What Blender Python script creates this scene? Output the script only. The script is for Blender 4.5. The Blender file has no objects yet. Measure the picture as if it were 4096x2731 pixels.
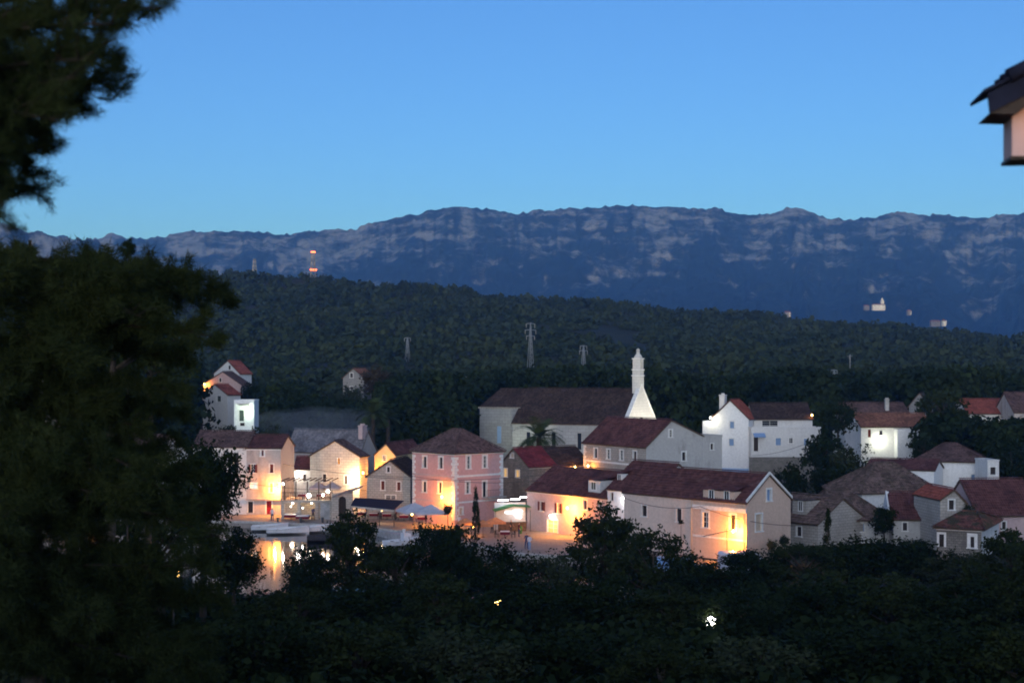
import bpy, bmesh, math, random
import numpy as np
from mathutils import Vector, Matrix, noise as mnoise

# ------------------------------------------------------------------ camera, sky, sun, exposure
SC = bpy.context.scene
COL = SC.collection
FPX = 1422.2            # focal length in pixels of a 1024 px wide frame (50 mm on 36 mm)
EYE = 20.0              # eye height above the water
HOR = 372.0             # image row of the horizon (1024x682 frame)

cam = bpy.data.cameras.new('camera')
cam_o = bpy.data.objects.new('camera', cam)
COL.objects.link(cam_o)
cam_o.location = (0, 0, EYE)
cam_o.rotation_euler = (math.radians(90), 0, 0)
cam.lens = 50.0
cam.sensor_width = 36.0
cam.shift_y = (HOR - 341.0) / 1024.0
cam.clip_start = 0.5
cam.clip_end = 30000
cam.dof.use_dof = True
cam.dof.focus_distance = 185
cam.dof.aperture_fstop = 1.5
SC.camera = cam_o

SUN_EL, SUN_AZ = math.radians(2.0), math.radians(188)
world = bpy.data.worlds.new("World")
SC.world = world
world.use_nodes = True
_nt = world.node_tree
_bg = _nt.nodes['Background']
_sky = _nt.nodes.new('ShaderNodeTexSky')
_sky.sky_type = 'NISHITA'
_sky.sun_disc = False
_sky.sun_elevation = SUN_EL
_sky.sun_rotation = SUN_AZ
_sky.ozone_density = 2.4
_sky.dust_density = 1.3
_sky.air_density = 0.40
_nt.links.new(_sky.outputs[0], _bg.inputs[0])
_bg.inputs[1].default_value = 0.12
_tint = _nt.nodes.new('ShaderNodeMix'); _tint.data_type = 'RGBA'; _tint.blend_type = 'MULTIPLY'; _tint.inputs[0].default_value = 1.0
_nt.links.new(_sky.outputs[0], _tint.inputs[6]); _tint.inputs[7].default_value = (0.68, 0.735, 0.83, 1)   # the camera's cool evening white balance
_nt.links.new(_tint.outputs[2], _bg.inputs[0])

sun = bpy.data.lights.new('sun', 'SUN')
sun.energy = 0.34
sun.angle = math.radians(130)
sun.color = (0.86, 0.92, 1.0)
sun_o = bpy.data.objects.new('sun', sun)
COL.objects.link(sun_o)
_sd = Vector((math.sin(SUN_AZ) * math.cos(SUN_EL), math.cos(SUN_AZ) * math.cos(SUN_EL), math.sin(SUN_EL)))
sun_o.rotation_euler = (-_sd).to_track_quat('-Z', 'Y').to_euler()
sun_o.location = (-20, -60, 60)

SC.view_settings.view_transform = 'Standard'
SC.view_settings.look = 'None'
SC.view_settings.exposure = 2.32
SC.view_settings.gamma = 1.0
SC.view_settings.use_curve_mapping = False
SC.render.engine = 'CYCLES'
SC.cycles.use_denoising = True
SC.cycles.max_bounces = 5
SC.cycles.diffuse_bounces = 3
SC.cycles.glossy_bounces = 3
SC.cycles.transparent_max_bounces = 8
SC.cycles.volume_bounces = 0
SC.cycles.sample_clamp_indirect = 4.0
SC.cycles.filter_width = 1.9

# ------------------------------------------------------------------ small helpers
rnd = random.Random(7)

def at(x, y, Y):
    """point of the place seen at frame pixel (x, y), Y metres in front of the camera"""
    return Vector(((x - 512.0) / FPX * Y, Y, EYE - (y - HOR) / FPX * Y))

def on_ground(x, y, z):
    """point at height z seen at frame pixel (x, y)"""
    Y = FPX * (EYE - z) / (y - HOR)
    return Vector(((x - 512.0) / FPX * Y, Y, z))

def smooth(a, b, t):
    t = np.clip((t - a) / (b - a), 0, 1)
    return t * t * (3 - 2 * t)

def _hash(ix, iy, s):
    h = (ix.astype(np.int64) * 374761393 + iy.astype(np.int64) * 668265263 + s * 974711) & 0x7fffffff
    h = ((h ^ (h >> 13)) * 1274126177) & 0x7fffffff
    return ((h ^ (h >> 16)) & 0xffff) / 65535.0

def vnoise(x, y, s=0):
    x = np.asarray(x, float); y = np.asarray(y, float)
    ix = np.floor(x); iy = np.floor(y)
    fx = x - ix; fy = y - iy
    fx = fx * fx * (3 - 2 * fx); fy = fy * fy * (3 - 2 * fy)
    a = _hash(ix, iy, s); b = _hash(ix + 1, iy, s); c = _hash(ix, iy + 1, s); d = _hash(ix + 1, iy + 1, s)
    return (a + (b - a) * fx) * (1 - fy) + (c + (d - c) * fx) * fy

def fbm(x, y, s=0, o=5, ridged=False):
    r = 0; amp = 0.5
    x = np.asarray(x, float); y = np.asarray(y, float)
    for i in range(o):
        n = vnoise(x, y, s + i * 17)
        if ridged:
            n = 1 - np.abs(2 * n - 1)
        r = r + amp * n
        x = x * 2.03 + 11.3; y = y * 2.03 + 5.7; amp *= 0.5
    return r

def tag(o, label=None, cat=None, group=None, kind=None):
    if label: o['label'] = label
    if cat: o['category'] = cat
    if group: o['group'] = group
    if kind: o['kind'] = kind
    return o

def empty(name, loc, rz=0.0, label=None, cat=None, group=None):
    o = bpy.data.objects.new(name, None)
    o.empty_display_size = 0.3
    o.location = loc
    o.rotation_euler = (0, 0, rz)
    COL.objects.link(o)
    return tag(o, label, cat, group)

def link(name, me, mats, parent=None):
    o = bpy.data.objects.new(name, me)
    COL.objects.link(o)
    if mats is not None and not me.materials:
        for m in (mats if isinstance(mats, (list, tuple)) else [mats]):
            me.materials.append(m)
    if parent is not None:
        o.parent = parent
    return o

def copy_tree(o, parent=None):
    c = o.copy()
    COL.objects.link(c)
    if parent is not None:
        c.parent = parent
    for ch in list(o.children):
        copy_tree(ch, c)
    return c

class MB:
    """collects faces; build() links them as ONE mesh object with box-mapped UVs in metres"""
    def __init__(self):
        self.v = []; self.f = []; self.s = []
    def poly(self, pts, smooth=False):
        n = len(self.v)
        self.v.extend([tuple(p) for p in pts])
        self.f.append(tuple(range(n, n + len(pts))))
        self.s.append(smooth)
    def box(self, x0, x1, y0, y1, z0, z1):
        n = len(self.v)
        self.v.extend([(x0, y0, z0), (x1, y0, z0), (x1, y1, z0), (x0, y1, z0),
                       (x0, y0, z1), (x1, y0, z1), (x1, y1, z1), (x0, y1, z1)])
        for q in ((0, 3, 2, 1), (4, 5, 6, 7), (0, 1, 5, 4), (1, 2, 6, 5), (2, 3, 7, 6), (3, 0, 4, 7)):
            self.f.append(tuple(n + i for i in q)); self.s.append(False)
    def prism(self, poly, vec):
        """closed prism: polygon (3-D points) swept by vec"""
        a = [Vector(p) for p in poly]; w = Vector(vec)
        n = len(self.v); k = len(a)
        self.v.extend([tuple(p) for p in a] + [tuple(p + w) for p in a])
        self.f.append(tuple(range(n + k - 1, n - 1, -1))); self.s.append(False)
        self.f.append(tuple(range(n + k, n + 2 * k))); self.s.append(False)
        for i in range(k):
            j = (i + 1) % k
            self.f.append((n + i, n + j, n + k + j, n + k + i)); self.s.append(False)
    def tube(self, pts, radii, seg=6, cap=True):
        """tapered tube through pts"""
        pts = [Vector(p) for p in pts]
        if not isinstance(radii, (list, tuple)):
            radii = [radii] * len(pts)
        n = len(self.v)
        for i, p in enumerate(pts):
            d = (pts[min(i + 1, len(pts) - 1)] - pts[max(i - 1, 0)])
            d = d.normalized() if d.length > 1e-9 else Vector((0, 0, 1))
            a = d.cross(Vector((0, 0, 1)))
            if a.length < 1e-3: a = d.cross(Vector((1, 0, 0)))
            a.normalize(); b = d.cross(a)
            for k in range(seg):
                t = 2 * math.pi * k / seg
                self.v.append(tuple(p + (a * math.cos(t) + b * math.sin(t)) * radii[i]))
        for i in range(len(pts) - 1):
            for k in range(seg):
                k2 = (k + 1) % seg
                self.f.append((n + i * seg + k, n + i * seg + k2, n + (i + 1) * seg + k2, n + (i + 1) * seg + k))
                self.s.append(True)
        if cap:
            self.f.append(tuple(n + k for k in reversed(range(seg)))); self.s.append(False)
            m = n + (len(pts) - 1) * seg
            self.f.append(tuple(m + k for k in range(seg))); self.s.append(False)
    def lathe(self, prof, seg=10, c=(0, 0, 0)):
        n = len(self.v); k = len(prof)
        for r, z in prof:
            for i in range(seg):
                t = 2 * math.pi * i / seg
                self.v.append((c[0] + r * math.cos(t), c[1] + r * math.sin(t), c[2] + z))
        for j in range(k - 1):
            for i in range(seg):
                i2 = (i + 1) % seg
                self.f.append((n + j * seg + i, n + j * seg + i2, n + (j + 1) * seg + i2, n + (j + 1) * seg + i))
                self.s.append(True)
        self.f.append(tuple(n + i for i in reversed(range(seg)))); self.s.append(False)
        self.f.append(tuple(n + (k - 1) * seg + i for i in range(seg))); self.s.append(False)
    def mesh(self, name):
        me = bpy.data.meshes.new(name)
        me.from_pydata(self.v, [], self.f)
        me.polygons.foreach_set('use_smooth', self.s)
        me.update()
        uv = me.uv_layers.new(name='UV')
        nl = len(me.loops)
        if nl:
            vi = np.empty(nl, np.int32); me.loops.foreach_get('vertex_index', vi)
            co = np.array(self.v, float)[vi]
            nrm = np.empty(len(me.polygons) * 3); me.polygons.foreach_get('normal', nrm)
            nrm = np.abs(nrm.reshape(-1, 3))
            tot = np.empty(len(me.polygons), np.int32); me.polygons.foreach_get('loop_total', tot)
            ax = np.repeat(np.argmax(nrm, 1), tot)
            U = np.where((ax == 0)[:, None], co[:, [1, 2]], np.where((ax == 1)[:, None], co[:, [0, 2]], co[:, [0, 1]]))
            uv.data.foreach_set('uv', U.astype(np.float32).ravel())
        return me
    def build(self, name, mats, parent=None):
        return link(name, self.mesh(name), mats, parent)

def np_mesh(name, V, F, smooth_=False):
    """V (n,3), F (m,3|4) arrays"""
    me = bpy.data.meshes.new(name)
    k = F.shape[1]
    me.vertices.add(len(V)); me.vertices.foreach_set('co', np.ascontiguousarray(V, np.float32).ravel())
    me.loops.add(F.size); me.loops.foreach_set('vertex_index', np.ascontiguousarray(F, np.int32).ravel())
    me.polygons.add(len(F))
    me.polygons.foreach_set('loop_start', np.arange(0, F.size, k, dtype=np.int32))
    me.polygons.foreach_set('loop_total', np.full(len(F), k, np.int32))
    if smooth_:
        me.polygons.foreach_set('use_smooth', np.ones(len(F), bool))
    me.update(calc_edges=True)
    return me

def grid_mesh(name, X, Y, Z, smooth_=True):
    r, c = X.shape
    V = np.stack([X, Y, Z], -1).reshape(-1, 3)
    i = np.arange(r * c).reshape(r, c)
    F = np.stack([i[:-1, :-1], i[:-1, 1:], i[1:, 1:], i[1:, :-1]], -1).reshape(-1, 4)
    return np_mesh(name, V, F, smooth_)

# ------------------------------------------------------------------ materials
def new_mat(name):
    m = bpy.data.materials.new(name); m.use_nodes = True
    nt = m.node_tree
    b = nt.nodes['Principled BSDF']
    b.inputs['Specular IOR Level'].default_value = 0.10
    return m, nt, b

def N(nt, t, **kw):
    n = nt.nodes.new(t)
    for k, v in kw.items():
        if k in n.inputs.keys(): n.inputs[k].default_value = v
        else: setattr(n, k, v)
    return n

def mixc(nt, fac, a, b, mode='MIX'):
    n = nt.nodes.new('ShaderNodeMix'); n.data_type = 'RGBA'; n.blend_type = mode
    for sock, val in ((0, fac), (6, a), (7, b)):
        if hasattr(val, 'is_linked') or isinstance(val, bpy.types.NodeSocket): nt.links.new(val, n.inputs[sock])
        elif sock == 0: n.inputs[0].default_value = val
        else: n.inputs[sock].default_value = (*val, 1) if len(val) == 3 else val
    return n.outputs[2]

def ramp(nt, val, a, b):
    n = nt.nodes.new('ShaderNodeMapRange'); n.interpolation_type = 'SMOOTHSTEP'
    n.inputs['From Min'].default_value = a; n.inputs['From Max'].default_value = b
    nt.links.new(val, n.inputs['Value'])
    return n.outputs[0]

def noise_node(nt, scale, detail=4, rough=0.6, coord='Object', stretch=None):
    tc = nt.nodes.new('ShaderNodeTexCoord')
    src = tc.outputs[coord]
    if stretch:
        mp = nt.nodes.new('ShaderNodeMapping'); mp.inputs['Scale'].default_value = stretch
        nt.links.new(src, mp.inputs[0]); src = mp.outputs[0]
    n = N(nt, 'ShaderNodeTexNoise', Scale=scale, Detail=detail, Roughness=rough)
    nt.links.new(src, n.inputs['Vector'])
    return n.outputs['Fac']

def bump(nt, b, h, strength=0.4, dist=0.05):
    n = nt.nodes.new('ShaderNodeBump'); n.inputs['Strength'].default_value = strength; n.inputs['Distance'].default_value = dist
    nt.links.new(h, n.inputs['Height']); nt.links.new(n.outputs[0], b.inputs['Normal'])

def m_plain(name, c, rough=0.7, var=0.25, scale=3.0, spec=0.12, metal=0.0):
    m, nt, b = new_mat(name)
    f = noise_node(nt, scale)
    d = tuple(x * (1 - var) for x in c); l = tuple(min(1, x * (1 + var)) for x in c)
    nt.links.new(mixc(nt, ramp(nt, f, 0.3, 0.7), d, l), b.inputs['Base Color'])
    b.inputs['Roughness'].default_value = rough
    b.inputs['Specular IOR Level'].default_value = spec
    b.inputs['Metallic'].default_value = metal
    return m

def m_plaster(name, c, stain=(0.18, 0.16, 0.13), amount=0.35):
    """rendered wall: large damp stains with streaks running down, small patchiness"""
    m, nt, b = new_mat(name)
    f1 = noise_node(nt, 0.55, 5, 0.65, stretch=(1, 1, 0.35))
    f2 = noise_node(nt, 3.0, 4)
    st = mixc(nt, 0.5, tuple(x * 0.6 + y * 0.4 for x, y in zip(c, stain)), stain)
    base = mixc(nt, ramp(nt, f2, 0.25, 0.75), tuple(x * 0.88 for x in c), tuple(min(1, x * 1.06) for x in c))
    mm = nt.nodes.new('ShaderNodeMath'); mm.operation = 'MULTIPLY'; mm.inputs[1].default_value = amount
    nt.links.new(ramp(nt, f1, 0.48, 0.72), mm.inputs[0])
    nt.links.new(mixc(nt, mm.outputs[0], base, st), b.inputs['Base Color'])
    b.inputs['Roughness'].default_value = 0.85
    bump(nt, b, f2, 0.25, 0.03)
    return m

def m_stone(name, c1, c2, mortar, row=0.3, width=0.6, stain=0.3):
    """coursed stone with recessed joints; courses follow the wall's own metres"""
    m, nt, b = new_mat(name)
    uv = nt.nodes.new('ShaderNodeUVMap')
    br = N(nt, 'ShaderNodeTexBrick', Scale=1.0)
    br.inputs['Color1'].default_value = (*c1, 1); br.inputs['Color2'].default_value = (*c2, 1)
    br.inputs['Mortar'].default_value = (*mortar, 1)
    br.inputs['Mortar Size'].default_value = 0.02; br.inputs['Bias'].default_value = 0.0
    br.inputs['Brick Width'].default_value = width; br.inputs['Row Height'].default_value = row
    nt.links.new(uv.outputs[0], br.inputs['Vector'])
    f1 = noise_node(nt, 0.5, 5, 0.65, stretch=(1, 1, 0.45))
    f2 = noise_node(nt, 4.0, 3)
    c = mixc(nt, 0.35, br.outputs['Color'], mixc(nt, f2, tuple(x * 0.55 for x in c1), tuple(min(1, x * 1.35) for x in c2)))
    mm = nt.nodes.new('ShaderNodeMath'); mm.operation = 'MULTIPLY'; mm.inputs[1].default_value = stain
    nt.links.new(ramp(nt, f1, 0.48, 0.7), mm.inputs[0])
    nt.links.new(mixc(nt, mm.outputs[0], c, tuple(x * 0.35 for x in c1)), b.inputs['Base Color'])
    b.inputs['Roughness'].default_value = 0.9
    bump(nt, b, br.outputs['Fac'], -0.5, 0.04)
    return m

def m_roof(name, c, var=0.45, moss=0.0):
    """clay tile: tile to tile colour change, weathering, optional lichen"""
    m, nt, b = new_mat(name)
    tc = nt.nodes.new('ShaderNodeTexCoord')
    vo = N(nt, 'ShaderNodeTexVoronoi', Scale=3.2)
    nt.links.new(tc.outputs['Object'], vo.inputs['Vector'])
    sep = nt.nodes.new('ShaderNodeSeparateColor'); nt.links.new(vo.outputs['Color'], sep.inputs[0])
    f1 = noise_node(nt, 0.45, 5, 0.6)
    a = mixc(nt, sep.outputs[0], tuple(x * (1 - var) for x in c), tuple(min(1, x * (1 + var)) for x in c))
    a = mixc(nt, ramp(nt, f1, 0.42, 0.72), a, tuple(x * 0.5 for x in c))
    f4 = noise_node(nt, 1.1, 4)
    a = mixc(nt, ramp(nt, f4, 0.55, 0.85), a, tuple(min(1, x * 1.1 + 0.035) for x in c))
    if moss:
        f3 = noise_node(nt, 0.8, 4)
        mm = nt.nodes.new('ShaderNodeMath'); mm.operation = 'MULTIPLY'; mm.inputs[1].default_value = moss
        nt.links.new(ramp(nt, f3, 0.45, 0.6), mm.inputs[0])
        a = mixc(nt, mm.outputs[0], a, (0.045, 0.05, 0.025))
    nt.links.new(a, b.inputs['Base Color'])
    b.inputs['Roughness'].default_value = 0.8
    return m

def m_glow(name, c, strength):
    m, nt, b = new_mat(name)
    b.inputs['Base Color'].default_value = (*[min(0.8, x) for x in c], 1)
    b.inputs['Emission Color'].default_value = (*c, 1)
    b.inputs['Emission Strength'].default_value = strength
    return m

def m_leaf(name, c1, c2, c3, patch=0.0):
    """foliage: three greens mixed by clump and by tree"""
    m, nt, b = new_mat(name)
    oi = nt.nodes.new('ShaderNodeObjectInfo')
    f1 = noise_node(nt, 1.3, 3)
    f2 = noise_node(nt, 9.0, 2)
    a = mixc(nt, ramp(nt, f1, 0.35, 0.65), c1, c2)
    a = mixc(nt, ramp(nt, f2, 0.5, 0.8), a, c3)
    if patch:
        f3 = noise_node(nt, patch, 6, 0.7)
        a = mixc(nt, ramp(nt, f3, 0.36, 0.66), mixc(nt, 1.0, a, (0.55, 0.62, 0.66), 'MULTIPLY'), mixc(nt, 1.0, a, (1.25, 1.15, 0.98), 'MULTIPLY'))
    a = mixc(nt, oi.outputs['Random'], a, mixc(nt, 0.5, a, tuple(x * 0.5 for x in c2)))
    nt.links.new(a, b.inputs['Base Color'])
    b.inputs['Roughness'].default_value = 0.8
    b.inputs['Specular IOR Level'].default_value = 0.04
    return m

def m_glass(name, c=(0.012, 0.014, 0.018), rough=0.08):
    m, nt, b = new_mat(name)
    b.inputs['Base Color'].default_value = (*c, 1)
    b.inputs['Roughness'].default_value = rough
    b.inputs['Specular IOR Level'].default_value = 0.5
    return m

M = {
 'white': m_plaster('white_plaster', (0.60, 0.58, 0.55), amount=0.25),
 'white_clean': m_plaster('clean_white_plaster', (0.72, 0.71, 0.69), amount=0.1),
 'grey_plaster': m_plaster('grey_plaster', (0.42, 0.40, 0.37), (0.13, 0.12, 0.10), 0.7),
 'stained': m_plaster('stained_plaster', (0.44, 0.38, 0.34), (0.14, 0.11, 0.10), 0.75),
 'pink': m_plaster('pink_plaster', (0.56, 0.325, 0.295), (0.32, 0.15, 0.14), 0.25),
 'pale_pink': m_plaster('pale_pink_plaster', (0.48, 0.35, 0.33), (0.26, 0.18, 0.17), 0.4),
 'peach': m_plaster('peach_plaster', (0.58, 0.42, 0.32), (0.36, 0.25, 0.19), 0.35),
 'cream': m_plaster('cream_plaster', (0.60, 0.48, 0.40), (0.28, 0.23, 0.19), 0.35),
 'yellow': m_plaster('yellow_plaster', (0.60, 0.45, 0.24), (0.35, 0.25, 0.14), 0.25),
 'stone': m_stone('pale_coursed_stone', (0.42, 0.38, 0.33), (0.33, 0.30, 0.26), (0.12, 0.10, 0.09)),
 'stone_grey': m_stone('grey_coursed_stone', (0.30, 0.28, 0.26), (0.22, 0.21, 0.20), (0.08, 0.075, 0.07)),
 'stone_white': m_stone('white_coursed_stone', (0.58, 0.54, 0.47), (0.46, 0.43, 0.38), (0.16, 0.14, 0.12), 0.38, 0.8),
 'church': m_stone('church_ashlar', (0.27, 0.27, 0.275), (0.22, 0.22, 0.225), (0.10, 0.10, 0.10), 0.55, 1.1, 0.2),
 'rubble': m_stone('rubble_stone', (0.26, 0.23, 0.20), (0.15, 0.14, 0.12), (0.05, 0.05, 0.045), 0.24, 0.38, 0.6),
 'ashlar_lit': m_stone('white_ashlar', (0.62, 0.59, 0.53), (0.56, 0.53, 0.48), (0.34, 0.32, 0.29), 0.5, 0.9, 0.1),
 'roof_brown': m_roof('brown_roof_tile', (0.110, 0.066, 0.058)),
 'roof_dark': m_roof('dark_roof_tile', (0.050, 0.033, 0.028)),
 'roof_maroon': m_roof('maroon_roof_tile', (0.105, 0.044, 0.040), 0.3),
 'roof_red': m_roof('red_roof_tile', (0.240, 0.070, 0.050), 0.3),
 'roof_wine': m_roof('wine_red_roof_tile', (0.160, 0.032, 0.036), 0.2),
 'roof_clay': m_roof('clay_roof_tile', (0.200, 0.090, 0.060), 0.4),
 'roof_old': m_roof('weathered_roof_tile', (0.130, 0.085, 0.070), 0.5, 0.25),
 'roof_moss': m_roof('mossy_roof_tile', (0.140, 0.055, 0.040), 0.5, 0.8),
 'roof_slate': m_roof('grey_stone_roof', (0.170, 0.160, 0.170), 0.3),
 'trim': m_plain('white_stone_trim', (0.66, 0.64, 0.60), 0.7, 0.12),
 'trim_grey': m_plain('grey_stone_trim', (0.36, 0.34, 0.31), 0.8, 0.2),
 'glass': m_glass('window_glass'),
 'glass_blue': m_plain('blue_grey_shutter_slats', (0.20, 0.30, 0.46), 0.5, 0.15, 12),
 'shut_red': m_plain('red_brown_shutter', (0.13, 0.030, 0.022), 0.55, 0.2, 8),
 'shut_dark': m_plain('dark_shutter', (0.035, 0.028, 0.026), 0.55, 0.2, 8),
 'shut_green': m_plain('green_grey_shutter', (0.06, 0.075, 0.060), 0.55, 0.2, 8),
 'shut_cream': m_plain('cream_shutter', (0.50, 0.40, 0.30), 0.55, 0.1, 8),
 'door_red': m_plain('red_door_paint', (0.24, 0.012, 0.016), 0.4, 0.15, 6),
 'door_dark': m_plain('dark_door_wood', (0.035, 0.025, 0.02), 0.5, 0.3, 6),
 'lit_warm': m_glow('lit_window_warm', (1.0, 0.55, 0.18), 0.11),
 'lit_orange': m_glow('lit_window_orange', (1.0, 0.36, 0.05), 0.10),
 'lit_dim': m_glow('lit_window_dim', (1.0, 0.50, 0.22), 0.045),
 'lit_white': m_glow('lit_window_white', (1.0, 0.90, 0.72), 0.40),
 'lit_green': m_glow('lit_window_green', (0.75, 1.0, 0.75), 0.12),
 'bulb_orange': m_glow('sodium_bulb', (1.0, 0.62, 0.18), 6.0),
 'bulb_white': m_glow('white_bulb', (1.0, 0.95, 0.85), 5.0),
 'bulb_cool': m_glow('cool_white_tube', (0.93, 0.93, 1.0), 1.6),
 'bulb_red': m_glow('red_beacon_lamp', (1.0, 0.10, 0.03), 2.2),
 'iron': m_plain('dark_iron', (0.03, 0.03, 0.032), 0.5, 0.2, 10, 0.5),
 'steel': m_plain('galvanised_steel', (0.19, 0.205, 0.22), 0.45, 0.15, 6, 0.5),
 'wood': m_plain('weathered_wood', (0.11, 0.075, 0.05), 0.75, 0.35, 5),
 'bough': m_plain('dark_bough_bark', (0.022, 0.018, 0.014), 0.95, 0.4, 6, 0.03),
 'bark': m_plain('tree_bark', (0.055, 0.042, 0.032), 0.9, 0.4, 6),
 'canvas_navy': m_plain('navy_awning_canvas', (0.018, 0.018, 0.032), 0.8, 0.15, 4),
 'canvas_white': m_plain('white_parasol_canvas', (0.44, 0.43, 0.47), 0.85, 0.08, 2),
 'canvas_pink': m_plain('pinkish_canopy_canvas', (0.48, 0.36, 0.33), 0.85, 0.1, 2),
 'canvas_green': m_plain('green_canopy_canvas', (0.05, 0.16, 0.05), 0.85, 0.1, 2),
 'canvas_orange': m_plain('terracotta_canopy_canvas', (0.50, 0.22, 0.10), 0.85, 0.15, 2),
 'paving': m_stone('quay_paving', (0.29, 0.25, 0.22), (0.24, 0.205, 0.185), (0.13, 0.11, 0.10), 0.7, 1.1, 0.35),
 'eave_dark': m_plain('dark_blue_eave_paint', (0.014, 0.016, 0.030), 0.8, 0.2, 4, 0.05),
 'concrete': m_plain('concrete', (0.32, 0.31, 0.31), 0.85, 0.25, 1.2),
 'boat_white': m_plain('white_boat_paint', (0.62, 0.62, 0.64), 0.35, 0.06, 2, 0.5),
 'boat_blue': m_plain('blue_boat_cover', (0.05, 0.09, 0.26), 0.6, 0.15, 3),
 'boat_dark': m_plain('dark_boat_inside', (0.05, 0.045, 0.05), 0.6, 0.2, 3),
 'car_white': m_plain('white_car_paint', (0.62, 0.62, 0.68), 0.3, 0.03, 1, 0.5),
 'car_blue': m_plain('pale_blue_car_paint', (0.26, 0.40, 0.60), 0.3, 0.03, 1, 0.5),
 'rubber': m_plain('black_rubber', (0.015, 0.015, 0.015), 0.8, 0.2, 5),
 'skin': m_plain('skin', (0.42, 0.25, 0.18), 0.6, 0.08, 6),
 'cloth_white': m_plain('white_cloth', (0.62, 0.61, 0.62), 0.85, 0.1, 6),
 'cloth_navy': m_plain('navy_cloth', (0.035, 0.05, 0.12), 0.85, 0.15, 6),
 'cloth_dark': m_plain('dark_cloth', (0.03, 0.03, 0.035), 0.85, 0.2, 6),
 'cloth_red': m_plain('dark_red_tablecloth', (0.13, 0.012, 0.02), 0.85, 0.15, 6),
 'hair': m_plain('dark_hair', (0.02, 0.014, 0.01), 0.6, 0.2, 20),
 'leaf_dark': m_leaf('dark_evergreen_leaves', (0.011, 0.020, 0.007), (0.020, 0.032, 0.011), (0.031, 0.045, 0.016), 0.08),
 'leaf_olive': m_leaf('olive_leaves', (0.024, 0.033, 0.015), (0.040, 0.050, 0.024), (0.062, 0.072, 0.038)),
 'leaf_pine': m_leaf('pine_needles', (0.015, 0.024, 0.008), (0.027, 0.037, 0.012), (0.046, 0.056, 0.019)),
 'leaf_palm': m_leaf('palm_fronds', (0.0320, 0.0480, 0.0208), (0.0520, 0.0720, 0.0288), (0.0760, 0.0960, 0.0400)),
 'leaf_hill': m_leaf('hillside_maquis', (0.026, 0.039, 0.017), (0.041, 0.056, 0.024), (0.058, 0.072, 0.034), 0.035),
 'leaf_brown': m_leaf('brown_green_leaves', (0.0360, 0.0270, 0.0150), (0.0480, 0.0372, 0.0204), (0.0630, 0.0510, 0.0288)),
 'grass': m_plain('lit_grass', (0.07, 0.12, 0.03), 0.9, 0.35, 4),
}
# ------------------------------------------------------------------ terrain
_rx = np.array([-400, -100, 0, 120, 250, 313, 450, 540, 600, 700, 800, 930, 1024, 1150, 1500.])
_ry = np.array([245, 254, 260, 268, 272, 275, 287, 296, 301, 309, 316, 326, 334, 343, 360.])
RIDGE_Y = 900.0

_quay = np.array([(-400, 215), (-120, 193), (-33.7, 183), (-21, 178), (-11, 170), (0, 151), (9, 146), (14, 138)], float)

def quay_front(X):
    return np.interp(X, _quay[:, 0], _quay[:, 1])

def ground_z(X, Y):
    X = np.asarray(X, float); Y = np.asarray(Y, float)
    # hill under the viewer going down to the inlet
    z = np.interp(Y, [-80, 2, 8, 20, 45, 80, 112, 150, 205, 240, 330, 430], [19, 18.4, 15.5, 11.5, 7.5, 4.2, 1.4, 0.3, 0.6, 3.2, 10.5, 18.5])
    z = z + smooth(12, 60, X) * smooth(90, 130, Y) * (1 - smooth(220, 300, Y)) * 1.6
    # the inlet: deep in front of the quay, its right end near X = 12
    inl = smooth(108, 116, Y) * (1 - smooth(1.0, 4.0, Y - quay_front(X))) * (1 - smooth(8, 15, X + (Y - 115) * 0.08))
    z = z * (1 - inl) + (-2.5) * inl
    # wooded hill behind the town
    p = 512 + X / np.maximum(Y, 1) * FPX
    zr = EYE + (HOR - np.interp(p, _rx, _ry)) / FPX * RIDGE_Y - 4.0
    t = np.clip((Y - 430) / (RIDGE_Y - 430), 0, 1)
    up = 18.5 + (zr - 18.5) * (t ** 1.25)
    z = np.where(Y > 430, up, z)
    far = np.clip((Y - RIDGE_Y) / 900, 0, 1)
    z = np.where(Y > RIDGE_Y, zr * (1 - smooth(0, 1, far)) + 15 * smooth(0, 1, far), z)
    z = z + (fbm(X * 0.02, Y * 0.02, 3, 4) - 0.45) * np.interp(Y, [0, 300, 430, 900, 1800], [0, 0, 5, 10, 14])
    return z

def gz(X, Y):
    return float(ground_z(np.array([X]), np.array([Y]))[0])

_rows = np.concatenate([np.arange(-80, 100, 4), np.arange(100, 215, 1.5), np.arange(215, 450, 5), np.arange(450, 1000, 9), np.arange(1000, 2700, 50), np.arange(2700, 9001, 450)])
_cols = np.concatenate([np.arange(-3600, -500, 200), np.arange(-500, -90, 12), np.arange(-90, 90, 2.5), np.arange(90, 520, 12), np.arange(520, 3700, 200)])
_X, _Y = np.meshgrid(_cols, _rows)
_Z = ground_z(_X, _Y)
_Z = np.where(np.hypot(_X, _Y) > 2500, np.minimum(_Z, 12), _Z)
m, nt, b = new_mat('earth_and_scrub')
f1 = noise_node(nt, 0.02, 8, 0.65); f2 = noise_node(nt, 0.35, 5)
nt.links.new(mixc(nt, ramp(nt, f1, 0.35, 0.65), mixc(nt, f2, (0.012, 0.016, 0.009), (0.030, 0.034, 0.020)), mixc(nt, f2, (0.025, 0.027, 0.017), (0.055, 0.052, 0.034))), b.inputs['Base Color'])
b.inputs['Roughness'].default_value = 0.95
M['earth'] = m
tag(link('ground', grid_mesh('ground', _X, _Y, _Z), m), kind='structure')

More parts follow.
